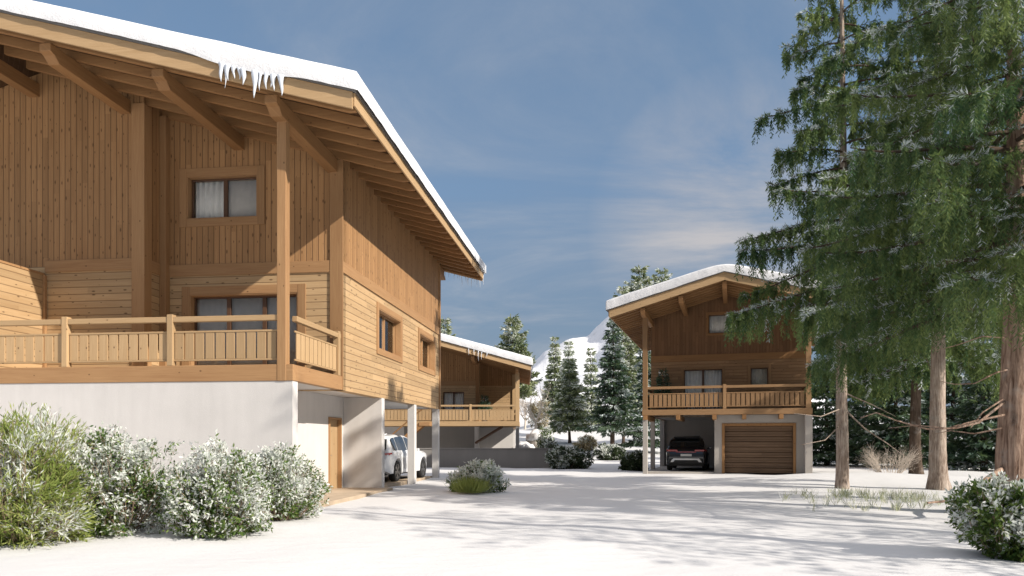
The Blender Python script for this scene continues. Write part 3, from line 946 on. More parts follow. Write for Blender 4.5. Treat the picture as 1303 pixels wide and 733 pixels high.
# mountain
mv, mf = [], []
na, nr = 260, 70
MD = 1500.0
prof_px = [(300, 560), (480, 520), (600, 480), (660, 466), (678, 461), (693, 446), (707, 440), (719, 433), (735, 431), (748, 428), (760, 415), (768, 406), (785, 392), (800, 396), (830, 420), (870, 450), (950, 500), (1100, 540), (1400, 560)]
pxs = np.array([p[0] for p in prof_px], float)
pys = np.array([p[1] for p in prof_px], float)
for i in range(na):
    px = 300 + (1400 - 300) * i / (na - 1)
    crest = np.interp(px, pxs, pys)
    hc = (HY - crest) / FPX * MD
    for j in range(nr):
        t = j / (nr - 1)
        y = 500 + t * 1500
        x = (px - CX) / FPX * MD * (0.75 + 0.25 * min(1, y / MD)) if y < MD else (px - CX) / FPX * MD
        k = 1 - abs(y - MD) / (1000 if y < MD else 500)
        k = max(0.0, k)
        e = k ** 1.25
        z = hc * e
        nz = 0.0
        am = 1.0
        for o_ in range(5):
            nz += am * (0.5 - abs(mnoise.noise(Vector((x * 0.006 * 2 ** o_, y * 0.006 * 2 ** o_, 4.2)))))
            am *= 0.5
        z = z + (nz - 0.55) * 42 * min(1, k * 1.5) * (1.0 if k < 0.93 else 0.35)
        mv.append((x, y, z + 8 * (1 - e)))
for i in range(na - 1):
    for j in range(nr - 1):
        mf.append((i * nr + j, (i + 1) * nr + j, (i + 1) * nr + j + 1, i * nr + j + 1))
mm, g, out = new_mat('mountain snow')
geo = g.n('ShaderNodeNewGeometry')
nz = g.n('ShaderNodeSeparateXYZ', {0: geo.outputs['Normal']}).outputs[2]
n1 = g.noise(geo.outputs['Position'], 0.03, 6.0, 0.65)
f = g.m('SUBTRACT', g.m('ADD', nz, g.m('MULTIPLY', n1, 0.35)), 0.0)
rockf = g.ramp(f, 0.72, 0.84, 1.0, 0.0)
col = g.mix(g.m('MULTIPLY', rockf, 0.6), (0.80, 0.80, 0.82, 1), (0.42, 0.40, 0.40, 1))
bp = g.n('ShaderNodeBump', {'Strength': 0.6, 'Distance': 8.0, 'Height': g.noise(geo.outputs['Position'], 0.02, 7.0, 0.6)}).outputs[0]
principled(g, out, {'Base Color': col, 'Roughness': 0.9, 'Normal': bp})
mo = MB()
mo.v, mo.f = mv, mf
tag(mo.build('mountain', mm, None, smooth=True, fix=False), 'far snowy mountain ridge rising behind the roofs', 'mountain', kind='structure')


# ================================================================== VEGETATION
def norm(a):
    return a / (np.linalg.norm(a, axis=-1, keepdims=True) + 1e-9)


def leaf_quads(P, D, L, Wd, rng):
    n = len(P)
    R = rng.normal(size=(n, 3))
    S = norm(np.cross(D, R))
    L = L[:, None]
    Wd = Wd[:, None]
    v = np.empty((n, 4, 3))
    v[:, 0] = P
    v[:, 1] = P + D * L * 0.5 + S * Wd * 0.5
    v[:, 2] = P + D * L
    v[:, 3] = P + D * L * 0.5 - S * Wd * 0.5
    return v


def quads_obj(name, quads, tint, midx, mats, parent=None):
    n = len(quads)
    me = bpy.data.meshes.new(name)
    me.vertices.add(n * 4)
    me.vertices.foreach_set('co', quads.reshape(-1).astype(np.float32))
    me.loops.add(n * 4)
    me.loops.foreach_set('vertex_index', np.arange(n * 4, dtype=np.int32))
    me.polygons.add(n)
    me.polygons.foreach_set('loop_start', np.arange(0, n * 4, 4, dtype=np.int32))
    me.polygons.foreach_set('loop_total', np.full(n, 4, dtype=np.int32))
    for m_ in mats:
        me.materials.append(m_)
    me.polygons.foreach_set('material_index', midx.astype(np.int32))
    at_ = me.attributes.new('tint', 'FLOAT', 'POINT')
    at_.data.foreach_set('value', np.repeat(np.clip(tint, 0, 1), 4).astype(np.float32))
    me.update()
    o = bpy.data.objects.new(name, me)
    COL.objects.link(o)
    if parent is not None:
        o.parent = parent
    return o


def trunk_mb(H, r0, rng, flare=0.5, lean=(0, 0), n=14, z_end=None, k=26, lump=0.05):
    mb = MB()
    zs = np.concatenate([np.linspace(-0.3, 1.2, 9), np.linspace(1.2, H, k)[1:]])
    ph = rng.uniform(0, 6, 6)
    for z in zs:
        t = max(0, z) / H
        r = r0 * (1 - 0.93 * t) + r0 * flare * math.exp(-max(z, 0) / 0.35)
        cx = lean[0] * z + 0.05 * math.sin(z * 0.5 + ph[0]) * min(1, z)
        cy = lean[1] * z + 0.05 * math.sin(z * 0.43 + ph[1]) * min(1, z)
        for j in range(n):
            w = 2 * PI * j / n
            rr = r * (1 + lump * math.sin(3 * w + ph[2] + z * 0.2) + lump * 0.8 * math.sin(5 * w + ph[3] - z * 0.3) + lump * 0.5 * rng.normal()
                      + flare * 0.45 * math.exp(-max(z, 0) / 0.3) * math.sin(4 * w + ph[4]))
            mb.v.append((cx + rr * math.cos(w), cy + rr * math.sin(w), z))
    m = len(zs)
    for i in range(m - 1):
        for j in range(n):
            q = (j + 1) % n
            mb.f.append((i * n + j, i * n + q, (i + 1) * n + q, (i + 1) * n + j))
    mb.f.append(tuple((m - 1) * n + j for j in range(n)))
    return mb


def weeping_tree(name, label, loc, H, r0, z0, rad, seed, nbr, dens, nl=0.075, bark='bark_red', flare=0.5, dead=(), group='weeping conifers at the yard edge', frost=0.16, lean=(0, 0), nw=0.011, sag=1.0, thin=0.0):
    """tall conifer with hanging tassels. rad(t): branch length by height share t"""
    rng = np.random.default_rng(seed)
    root = thing(name, label, 'tree', loc, 0, group)
    tm = trunk_mb(H, r0, rng, flare, lean)
    lm = MB()
    allv, allt, allm = [], [], []
    az = rng.uniform(0, 2 * PI)
    for i in range(nbr):
        t = (i + rng.uniform(0, 1)) / nbr
        t = t ** 1.08
        zb = z0 + (H - z0 - 0.3) * t
        az += 2.4 + rng.uniform(-.35, .35)
        Lb = rad(t) * rng.uniform(0.72, 1.08)
        if thin and math.cos(az) > 0.15 and math.sin(az) < 0.75 and rng.uniform() < thin:
            continue
        dirh = np.array([math.cos(az), math.sin(az), 0])
        side = np.array([-dirh[1], dirh[0], 0])
        rise = rng.uniform(0.02, 0.28) - 0.1 * (1 - t)
        dr = rng.uniform(0.28, 0.5) * sag
        curve = rng.uniform(-0.2, 0.2)
        K = 10
        ts = np.linspace(0, 1, K)
        base = np.array([lean[0] * zb, lean[1] * zb, zb])

        def path(q):
            q = np.asarray(q)[..., None]
            return base + dirh * Lb * q + side * (curve * Lb * q * q) + np.array([0, 0, 1.0]) * Lb * (rise * q - dr * q ** 2.0 + 0.16 * q ** 4)
        rb = max(0.012, 0.013 * Lb + 0.006)
        lm.tube(path(ts), [rb * (1 - 0.85 * q) + 0.004 for q in ts], 5, False)
        # side twigs
        ntw = int(max(5, Lb * 4.6))
        tq = np.linspace(0.2, 0.97, ntw) + rng.uniform(-.02, .02, ntw)
        twl = (0.32 * Lb * (1.02 - tq) + 0.22) * rng.uniform(.7, 1.15, ntw)
        sg = np.where(np.arange(ntw) % 2 == 0, 1.0, -1.0)
        p_tw = path(tq)
        d_tw = norm(dirh[None] * 0.75 + side[None] * sg[:, None] * 0.8 + np.array([0, 0, 1.0])[None] * rng.uniform(-.2, .12, (ntw, 1)))
        for a_ in range(0, ntw):
            e = p_tw[a_] + d_tw[a_] * twl[a_]
            lm.tube([p_tw[a_], (p_tw[a_] + e) / 2 + np.array([0, 0, .02]), e - np.array([0, 0, 0.18 * twl[a_]])], [0.009, 0.006, 0.003], 3, False)
        # hanging strands
        ns = int(dens * Lb * (0.6 + 0.5 * Lb / 4))
        wt = rng.uniform(0, 1, ntw) ** 1.6 + .08
        which = rng.choice(ntw, ns, p=wt / wt.sum())
        q = rng.uniform(0.05, 1.02, ns) ** 0.8
        P = p_tw[which] + d_tw[which] * (twl[which] * q)[:, None]
        P[:, 2] -= 0.18 * twl[which] * q * q
        mainb = rng.uniform(size=ns) < 0.22
        pm = path(rng.uniform(0.2, 1.0, ns))
        P = np.where(mainb[:, None], pm, P)
        SL = rng.uniform(0.2, 1.0, ns) ** 1.15 * (0.7 + 0.3 * (1 - t))
        stint = np.clip(rng.normal(0.40, 0.26, ns) + rng.normal(0, .15), 0, 1)
        kk = 18
        tt = (np.arange(kk) + 0.4) / kk
        out_h = norm(d_tw[which] + rng.normal(0, .3, (ns, 3))) * np.array([1, 1, 0])
        SP = P[:, None, :] + out_h[:, None, :] * (0.16 * SL[:, None] * np.sqrt(tt)[None])[..., None] + np.array([0, 0, -1.0]) * (SL[:, None] * tt[None] ** 1.15)[..., None]
        SP = SP + rng.normal(0, 0.008, SP.shape)
        keep = (np.arange(kk)[None] * 0.055 < SL[:, None])
        fr = np.where(rng.uniform(size=ns) < frost * 0.22, 1.0, 0.0)
        for rep in range(2):
            rh = rng.normal(0, 1, SP.shape) * np.array([1, 1, 0.25])
            D = norm(np.array([0, 0, -0.85]) + norm(rh) * 0.75)
            p_ = SP[keep]
            d_ = D[keep]
            n_ = len(p_)
            allv.append(leaf_quads(p_, d_, nl * rng.uniform(.65, 1.25, n_), nw * rng.uniform(.8, 1.3, n_), rng))
            allt.append(np.broadcast_to(stint[:, None], keep.shape)[keep] + rng.normal(0, .12, n_))
            mi = (np.broadcast_to(fr[:, None], keep.shape)[keep] * (rng.uniform(size=n_) < 0.75)).astype(int)
            allm.append(mi)
        # sprays on top of the twigs, partly frosted
        m2 = int(ntw * 64 * max(0.6, dens / 60))
        wh = rng.integers(0, ntw, m2)
        q = rng.uniform(0.0, 1.05, m2)
        p_ = p_tw[wh] + d_tw[wh] * (twl[wh] * q)[:, None]
        p_[:, 2] += -0.18 * twl[wh] * q * q + rng.uniform(0, .025, m2)
        d_ = norm(d_tw[wh] * 0.8 + rng.normal(0, .5, (m2, 3)) + np.array([0, 0, .1]))
        allv.append(leaf_quads(p_, d_, nl * 1.1 * rng.uniform(.6, 1.3, m2), nw * 0.8 * rng.uniform(.8, 1.3, m2), rng))
        allt.append(np.clip(rng.normal(0.35, 0.25, m2), 0, 1))
        twf = rng.uniform(size=ntw) < frost * 3.4
        allm.append((twf[wh] & (rng.uniform(size=m2) < 0.7)).astype(int))
    for dl in dead:
        pts = [np.array(p, float) - np.array(loc) for p in dl[0]]
        rr = dl[1]
        tm.tube(pts, np.linspace(rr, rr * 0.3, len(pts)), 6, False)
    tm.build('trunk', M[bark], root, smooth=True, fix=False)
    lm.build('boughs', M['bark_dark'], root, smooth=True, fix=False)
    quads_obj('crown', np.concatenate(allv), np.concatenate(allt), np.concatenate(allm), [M['needle'], M['frost_needle']], root)
    return root


def spruce_mesh(H, R, z0, seed, n_tier, per, ql=0.34, qw=0.07, needle='needle_dark', frost=0.12, droop=0.35, tr=0.16, spray=26, pw=0.85):
    rng = np.random.default_rng(seed)
    tm = trunk_mb(H, tr, rng, 0.25, n=8, k=10, lump=0.02)
    allv, allt, allm = [], [], []
    for i in range(n_tier):
        t = (i + rng.uniform(0, .8)) / n_tier
        zb = z0 + (H - z0) * t
        Lt = (R * (1 - t) ** pw + 0.15) * rng.uniform(.8, 1.1)
        nb = max(4, int(per * (1 - 0.55 * t)))
        a0 = rng.uniform(0, 6)
        for j in range(nb):
            az = a0 + 2 * PI * j / nb + rng.uniform(-.25, .25)
            Lb = Lt * rng.uniform(.62, 1.15)
            dh = np.array([math.cos(az), math.sin(az), 0])
            sd = np.array([-dh[1], dh[0], 0])
            up = rng.uniform(.0, .25) + 0.5 * max(0, t - .75) * 4
            m = max(10, int(spray * 1.9 * Lb))
            q = rng.uniform(.08, 1.0, m) ** 0.8
            s = rng.uniform(-1, 1, m) * (0.34 * Lb * (1.05 - q) + 0.08)
            zz = Lb * (up * q - droop * q * q + 0.14 * q ** 4) - np.abs(s) * 0.35 + rng.normal(0, .04, m)
            p = np.array([0, 0, zb]) + dh * (Lb * q)[:, None] + sd * s[:, None] + np.array([0, 0, 1.0]) * zz[:, None]
            d = norm(dh * 0.7 + sd * (np.sign(s) * 0.55)[:, None] + rng.normal(0, .33, (m, 3)) + np.array([0, 0, -.28]))
            allv.append(leaf_quads(p, d, ql * rng.uniform(.6, 1.25, m), qw * rng.uniform(.7, 1.35, m), rng))
            allt.append(np.clip(rng.normal(.4, .2) + rng.normal(0, .2, m), 0, 1))
            fb = rng.uniform() < frost * 1.3
            allm.append(((rng.uniform(size=m) < (0.65 if fb else frost * .5))).astype(int))
            if j % 2 == 0:
                e = np.array([0, 0, zb]) + dh * Lb * .8 + np.array([0, 0, Lb * (up * .8 - droop * .64)])
                tm.tube([(0, 0, zb), e], [0.018 + 0.006 * Lb, .004], 3, False)
    return tm, np.concatenate(allv), np.concatenate(allt), np.concatenate(allm), needle


def spruce(label, px, base_z, top_y, d, rad_px, needle, frost, seed, z0=0.6, tiers=22, per=9, spray=26, droop=0.35, name='spruce_tree', group='snowy conifers on the hillside', bark='bark_dark', ql=None, tr=0.16, pw=0.85):
    x, y = (px - CX) / FPX * d, d
    zb = float(ground_z(x, y)) if base_z is None else base_z
    H = CAM_Z + (HY - top_y) / FPX * d - zb
    R = rad_px / FPX * d
    ql = ql or (0.0056 * d)
    tm, v, t, m, nd = spruce_mesh(H, R, z0, seed, tiers, per, ql, ql * 0.30, needle, frost, droop, tr, spray, pw)
    root = thing(name, label, 'tree', (x, y, zb), 0, group)
    tm.build('trunk', M[bark], root, smooth=True, fix=False)
    quads_obj('crown', v, t, m, [M[nd], M['frost_needle'] if 'dark' in nd else M['frost']], root)
    return root


# --- the tall weeping conifers at the right
def px3(pts):
    return [at(*p) for p in pts]


T3 = np.array([(1292 - CX) / FPX * 15.4, 15.4, 0.0])
T1 = np.array([(1072 - CX) / FPX * 23.2, 23.2, 0.0])
T2 = np.array([(1194 - CX) / FPX * 22.9, 22.9, 0.0])
dead3 = [
    (px3([(1280, 510, 15.3), (1245, 538, 15.0), (1215, 545, 14.9), (1180, 546, 14.8), (1140, 535, 14.6), (1115, 525, 14.5), (1095, 532, 14.4)]), 0.028),
    (px3([(1278, 528, 15.2), (1240, 536, 15.1), (1205, 545, 15.0), (1165, 541, 15.2), (1130, 545, 15.4)]), 0.025),
    (px3([(1275, 545, 15.2), (1240, 552, 15.4), (1210, 548, 15.7), (1190, 552, 15.9)]), 0.02),
    (px3([(1276, 508, 15.1), (1250, 525, 14.8), (1235, 545, 14.7)]), 0.02),
    (px3([(1284, 470, 15.3), (1268, 474, 14.9), (1240, 488, 14.7), (1215, 489, 14.6), (1195, 485, 14.5)]), 0.02),
    (px3([(1280, 430, 15.3), (1250, 428, 15.0), (1215, 440, 14.8), (1190, 446, 14.6)]), 0.018),
    (px3([(1276, 596, 15.3), (1255, 610, 14.8), (1235, 627, 14.4), (1210, 637, 14.2), (1180, 640, 14.0)]), 0.06),
]
weeping_tree('weeping_spruce', 'biggest weeping spruce, its thick reddish trunk nearest the frame edge', T3, 13.9, 0.34, 4.4, lambda t: 4.75 * (1 - t) ** 0.7 + 0.55, 21, 110, 54, nl=0.11, nw=0.018, bark='bark_red', flare=0.55, dead=dead3, sag=0.85, thin=0.4)
dead1 = [
    (px3([(1074, 520, 23.1), (1100, 545, 22.7), (1130, 565, 22.3), (1150, 580, 22.2)]), 0.03),
    (px3([(1070, 540, 23.1), (1050, 560, 22.8), (1020, 566, 22.6)]), 0.024),
    (px3([(1070, 520, 23.1), (1045, 530, 22.6), (1010, 526, 22.3)]), 0.024),
    (px3([(1075, 500, 23.1), (1110, 515, 22.6), (1140, 530, 22.4)]), 0.024),
]
weeping_tree('weeping_spruce', 'slim weeping spruce with bare lower trunk right beside the garage chalet', T1, 19.5, 0.19, 5.2, lambda t: 3.15 * (1 - t) ** 0.7 + 0.35, 33, 82, 42, nl=0.14, bark='bark_grey', flare=0.12, dead=dead1, nw=0.03)
weeping_tree('weeping_spruce', 'straight weeping spruce with pale grey bark, between two redder trunks', T2, 18.0, 0.25, 5.4, lambda t: 3.6 * (1 - t) ** 0.8 + 0.4, 45, 74, 38, nl=0.14, bark='bark_grey', flare=0.35, nw=0.03)
T4 = np.array([(1166 - CX) / FPX * 33, 33.0, 0.1])
weeping_tree('weeping_spruce', 'dark trunked spruce standing behind the twiggy bush', T4, 17.0, 0.25, 4.6, lambda t: 3.9 * (1 - t) ** 0.8 + 0.4, 57, 80, 34, nl=0.18, bark='bark_dark', flare=0.2, nw=0.045)

# trees outside the frame that throw their shade over the yard
for i, (x, y, H, R) in enumerate([(12.6, 6.0, 15.6, 3.9), (20.0, 4.5, 15.5, 3.4)]):
    tm, v, t_, m_, nd = spruce_mesh(H, R, 2.5, 300 + i, 17, 7, 0.3, 0.06, 'needle', 0.1, 0.35, 0.24, 13)
    root = thing('spruce_tree', ['tall shade tree nearest the camera', 'tall shade tree farthest to the side', 'shorter shade tree next to the nearest spruce trunk'][i], 'tree', (x, y, 0), 0, 'shade trees beside the yard')
    tm.build('trunk', M['bark_dark'], root, smooth=True, fix=False)
    quads_obj('crown', v, t_, m_, [M[nd], M['frost']], root)

# hillside conifers
spruce('broad pale pine rising above the balcony chalet roof', 653, None, 403, 78, 34, 'needle_pale', 0.2, 101, z0=5.0, tiers=26, droop=0.1, pw=0.6, spray=34)
spruce('pale treetop peeking out beside the tall larch gable', 566, None, 404, 84, 24, 'needle_pale', 0.2, 102, z0=2.0, tiers=24, droop=0.15, pw=0.6, spray=34)
spruce('slender dark spruce in front of the mountain ridge', 706, None, 427, 112, 16, 'needle_pale', 0.22, 103, z0=1.0, tiers=26)
spruce('white frosted spruce between two greener ones', 724, None, 432, 100, 18, 'needle_pale', 0.8, 104, z0=1.0, tiers=24)
spruce('bright green young spruce standing alone on the snow', 725, None, 456, 80, 31, 'needle_pale', 0.2, 105, z0=1.5, tiers=26, per=10)
spruce('pale green spruce behind the tall dark one', 752, None, 441, 98, 15, 'needle_pale', 0.35, 106, z0=1.0, tiers=24)
spruce('tallest dark spruce left of the garage chalet', 780, None, 403, 64, 37, 'needle_dark', 0.2, 107, z0=2.3, tiers=30, per=11, spray=30, tr=0.22)
spruce('dark spruce seen behind the balcony post of the garage chalet', 822, None, 430, 66, 30, 'needle_dark', 0.3, 108, z0=0.8, tiers=26, per=10)
spruce('tall pale treetop above the snowy roof slope', 814, None, 338, 76, 36, 'needle_pale', 0.2, 109, z0=3, tiers=34, droop=0.1, pw=0.5, spray=34)
spruce('frosted treetop just right of the tall pale treetop', 842, None, 344, 80, 34, 'needle_pale', 0.4, 110, z0=3, tiers=34, droop=0.15, pw=0.5, spray=34)
spruce('shortest treetop at the roof edge of the garage chalet', 793, None, 364, 74, 26, 'needle_pale', 0.3, 111, z0=3, tiers=28, droop=0.15, pw=0.55, spray=34)
# the dark belt behind the weeping trees
belt = [(1052, 395, 47, 62, 'spruce just past the garage corner'), (1098, 350, 52, 66, 'tall spruce behind the slim bare trunk'),
        (1140, 410, 43, 58, 'low branched spruce behind the twiggy bush'), (1212, 360, 44, 64, 'spruce behind the pale grey trunk'),
        (1252, 420, 38, 60, 'bushy spruce sweeping the snow left of the thick trunk'), (1300, 370, 43, 70, 'spruce hidden behind the thick reddish trunk'),
        (1180, 300, 60, 74, 'tall far spruce closing the gap between trunks'), (1345, 330, 50, 74, 'far spruce outermost in the dark belt')]
for i, (px, ty, d, r, lb) in enumerate(belt):
    spruce('dark ' + lb, px, None, ty, d, r, 'needle_dark', 0.1, 200 + i, z0=0.4, tiers=24, per=9, spray=30, group='dark conifers behind the yard', ql=0.36)


# --- shrubs
def shrub(name, label, px, base_y, top_y, half_px, seed, kind='laurel', n=7000, d=None, group='snow dusted shrubs', frost=0.5, ll=0.055, lw=0.022, depth=0.8, leafmat=None):
    d = d or FPX * CAM_Z / (base_y - HY)
    rng = np.random.default_rng(seed)
    x, y = (px - CX) / FPX * d, d
    zb = float(ground_z(x, y))
    H = CAM_Z + (HY - top_y) / FPX * d - zb
    R = half_px / FPX * d
    root = thing(name, label, 'shrub', (x, y, zb), 0, group)
    # lobes
    nl = 12
    lob = []
    for i in range(nl):
        a = rng.uniform(0, 2 * PI)
        q = rng.uniform(0.15, 0.62)
        lob.append((R * q * math.cos(a), R * depth * q * math.sin(a), H * rng.uniform(.22, .62), R * rng.uniform(.38, .55), H * rng.uniform(.32, .45)))
    lob.append((0, 0, H * .55, R * .6, H * .45))
    sm = MB()
    P, D = [], []
    per = 5
    n = int(n * 2.2)
    ll, lw = ll * 1.25, lw * 1.3
    nst = n // (per * 9)
    for i in range(nst):
        lx, ly, lz, lr, lh = lob[rng.integers(0, len(lob))]
        u = norm(rng.normal(size=3) + np.array([0, 0, .05]))
        rr = rng.uniform(.55, 1.0) ** .5
        tip = np.array([lx + u[0] * lr * rr, ly + u[1] * lr * rr, max(.05, lz + u[2] * lh * rr)])
        b0_ = np.array([tip[0] * .25, tip[1] * .25, 0.0])
        midp = b0_ * .4 + tip * .6 + np.array([0, 0, -.06 * H])
        if i % 3 == 0:
            sm.tube([b0_, midp, tip], [.009, .006, .003], 4, False)
        for k in range(per):
            e = tip + norm(u * .8 + rng.normal(0, .75, 3) + np.array([0, 0, .35])) * rng.uniform(.08, .22) * (H / 1.4)
            st_ = midp + (tip - midp) * rng.uniform(.35, 1)
            if k < 2:
                sm.tube([st_, e], [.005, .002], 3, False)
            for q in range(9):
                f = rng.uniform(.2, 1.05)
                P.append(st_ + (e - st_) * f)
                dd = norm(e - st_) * (0.5 if kind != 'pine' else .9) + rng.normal(0, .55 if kind != 'pine' else .38, 3)
                D.append(dd)
    P = np.array(P)
    D = norm(np.array(D))
    m = len(P)
    P[:, 2] = np.maximum(P[:, 2], 0.03)
    # frost in patches, more on top
    ph = rng.uniform(0, 6, 3)
    s_ = 2.1 / max(R, .3)
    pat = np.sin(P[:, 0] * s_ * 2 + ph[0]) * np.sin(P[:, 1] * s_ * 2 + ph[1]) * np.sin(P[:, 2] * s_ * 2 + ph[2])
    pr = frost - .08 + 0.75 * pat + 0.5 * (P[:, 2] / H - .55)
    mi = (rng.uniform(size=m) < np.clip(pr, 0.02, .93)).astype(int)
    t_ = np.clip(rng.normal(.4, .25, m) + .2 * pat, 0, 1)
    L_ = ll * rng.uniform(.6, 1.3, m)
    W_ = lw * rng.uniform(.7, 1.3, m)
    q = leaf_quads(P, D, L_, W_, rng)
    lm = leafmat or {'laurel': 'leaf', 'pine': 'needle_lime', 'dark': 'leaf_dark', 'straw': 'straw'}[kind]
    sm.build('stems', M['twig'], root, smooth=True, fix=False)
    quads_obj('foliage', q, t_, mi, [M[lm], M['frost']], root)
    return root


shrub('shrub', 'large lime green mugo pine bush at the corner of the yard', 28, 690, 531, 92, 400, 'pine', 21000, frost=0.42, ll=0.085, lw=0.013)
shrub('shrub', 'frosted laurel bush right beside the lime green pine bush', 160, 679, 552, 76, 401, 'laurel', 13000, frost=0.72)
shrub('shrub', 'frosted laurel bush in the middle of the row by the rendered wall', 278, 681, 566, 78, 402, 'laurel', 12000, frost=0.66)
shrub('shrub', 'frosted laurel bush at the door end of the row', 356, 664, 571, 66, 403, 'laurel', 11000, frost=0.74)
shrub('shrub', 'rounded pale bush with a green tuft in front of the garden wall', 606, 625, 585, 40, 404, 'laurel', 8000, frost=0.85, ll=0.09, lw=0.03)
shrub('shrub', 'frosted laurel bush below the thick reddish trunk', 1276, 708, 611, 63, 405, 'laurel', 12000, frost=0.42, ll=0.06, lw=0.024)
shrub('shrub', 'shaded snowy bush touching the garden wall pier', 722, 596, 570, 30, 406, 'dark', 5000, frost=0.45, ll=0.14, lw=0.06)
shrub('shrub', 'shaded snowy bush sticking up behind the garden wall', 699, 594, 561, 15, 407, 'dark', 3000, d=45.5, frost=0.4, ll=0.14, lw=0.06)
shrub('shrub', 'snowy bush at the foot of the tallest dark spruce', 778, 586, 567, 22, 408, 'dark', 4000, frost=0.4, ll=0.16, lw=0.07)
shrub('shrub', 'dark green bush by the carport post of the black car', 806, 598, 577, 22, 409, 'dark', 4000, frost=0.1, ll=0.13, lw=0.05)
shrub('shrub', 'brown dry bush on the snow behind the garden wall', 747, 575, 555, 17, 410, 'straw', 2500, d=70, frost=0.3, ll=0.2, lw=0.05)
shrub('shrub', 'pale sunlit bush next to the stone boulders', 694, 570, 545, 9, 411, 'laurel', 2500, d=52, frost=0.55, ll=0.14, lw=0.06)
shrub('shrub', 'low straw coloured bush upper of two on the slope', 703, 500, 494, 22, 412, 'straw', 1600, d=140, frost=0.3, ll=0.35, lw=0.09)
shrub('shrub', 'low straw coloured bush lower of two on the slope', 686, 520, 511, 18, 413, 'straw', 1600, d=105, frost=0.35, ll=0.3, lw=0.08)
tf = thing('grass_tuft', 'bright green grassy tuft on the near side of the rounded bush', 'plant', ((598 - CX) / FPX * 20.9, 20.9, 0), 0)
rng = np.random.default_rng(5)
n = 1500
P = np.stack([rng.normal(0, .16, n), rng.normal(0, .14, n), np.zeros(n)], 1)
D = norm(np.stack([P[:, 0] * 2.2 + rng.normal(0, .25, n), P[:, 1] * 2.2 + rng.normal(0, .25, n), np.ones(n)], 1))
quads_obj('blades', leaf_quads(P, D, rng.uniform(.25, .55, n), np.full(n, .012), rng), rng.uniform(.2, 1, n), np.zeros(n), [M['needle_lime']], tf)


def bare_bush(name, label, loc, H, R, n, seed, mat='twig', rec=3, cat='shrub', trunk=0.0, group=None, r0=0.02):
    rng = np.random.default_rng(seed)
    mb = MB()

    def grow(p, d, L, r, lev):
        q = p + d * L * .5 + rng.normal(0, .06 * L, 3)
        e = p + d * L + np.array([0, 0, .05 * L])
        mb.tube([p, q, e], [r, r * .75, r * .5], 4 if lev < 2 else 3, False)
        if lev < rec:
            for k in range(rng.integers(3, 5)):
                nd = norm(d + rng.normal(0, .55, 3) + np.array([0, 0, .12]))
                s = q if k % 2 else e
                grow(s, nd, L * rng.uniform(.5, .75), r * .5, lev + 1)
    if trunk:
        mb.tube([(0, 0, -.2), (0.05, 0, trunk)], [r0 * 2, r0 * 1.4], 7, False)
    for i in range(n):
        a = rng.uniform(0, 2 * PI)
        s = rng.uniform(.15, .75)
        d = norm(np.array([math.cos(a) * s * R / H * 1.6, math.sin(a) * s * R / H * 1.6, 1.0]))
        p = np.array([0.05, 0, trunk]) if trunk else np.array([math.cos(a) * R * .3, math.sin(a) * R * .3, -.05])
        grow(p, d, (H - trunk) * rng.uniform(.42, .55), r0, 0)
    root = thing(name, label, cat, loc, 0, group)
    mb.build('branches', M[mat], root, smooth=True, fix=False)
    return root


d_ = 31.0
bare_bush('twiggy_bush', 'leafless brown twiggy bush between the spruce trunks', ((1132 - CX) / FPX * d_, d_, float(ground_z((1132 - CX) / FPX * d_, d_)) - .02), 1.3, 1.15, 60, 61, 'twig_pale', 2, r0=0.012)
for lb, px, d_, H, sd in (('small frosted bare tree on the slope beside the balcony chalet', 681, 88, 5.6, 62), ('tiny frosted bare tree farther up the slope', 668, 110, 4.6, 63)):
    x_ = (px - CX) / FPX * d_
    bare_bush('bare_tree', lb, (x_, d_, float(ground_z(x_, d_))), H, H * .75, 6, sd, 'twig_pale', 4, 'tree', H * .28, 'bare trees on the slope', r0=0.09)

# frosted grass along the tree edge
rng = np.random.default_rng(9)
n = 2000
cx_ = rng.normal(1125, 62, 90)
cy_ = 627 + rng.beta(1.2, 2.4, 90) * 27
w = np.clip((rng.beta(.6, 1.2, n) * 90).astype(int), 0, 89)
px_ = cx_[w] + rng.normal(0, 2.2, n)
py_ = cy_[w] + rng.normal(0, .8, n)
dd = FPX * CAM_Z / (py_ - HY)
P = np.stack([(px_ - CX) / FPX * dd, dd, np.zeros(n)], 1)
P[:, 2] = ground_z(P[:, 0], P[:, 1]) - .01
D = norm(np.stack([rng.normal(0, .42, n), rng.normal(0, .42, n), np.ones(n)], 1))
go = quads_obj('grass', leaf_quads(P, D, rng.uniform(.08, .32, n), np.full(n, .012), rng), rng.uniform(0, 1, n), (rng.uniform(size=n) < .2).astype(int), [M['grassb'], M['frost']])
tag(go, 'thin frosted grass poking through the snow under the trees', 'grass', kind='stuff')


# potted conifers on the balconies
def potted(label, root, a, b, z, H, seed):
    M_ = root.matrix_basis
    p = M_ @ Vector((a, b, z))
    t = thing('potted_conifer', label, 'potted plant', p, 0, 'potted conifers on the balconies')
    MB().tube([(0, 0, 0), (0, 0, .02), (0, 0, .38), (0, 0, .42)], [.17, .18, .24, .24], 14).build('pot', M['pot'], t, smooth=False)
    tm, v, t_, m_, nd = spruce_mesh(H, .52, .1, seed, 16, 8, .13, .035, 'needle', 0.05, .2, .03, 46)
    v[..., 2] += .38
    f = quads_obj('foliage', v, t_, m_, [M['needle_dark'], M['frost']], t)
    tm.v = [(p_[0], p_[1], p_[2] + .38) for p_ in tm.v]
    tm.build('trunk', M['bark_dark'], t, fix=False)


for _r in (main, right, mid):
    _r.matrix_basis = _r.matrix_basis
potted('potted conifer in the balcony corner above the black car', right, 0.75, 2.2, 2.91, 1.7, 71)
potted('slim potted conifer on the balcony over the garden wall', mid, -2.4, 0.9, 2.75, 1.45, 72)


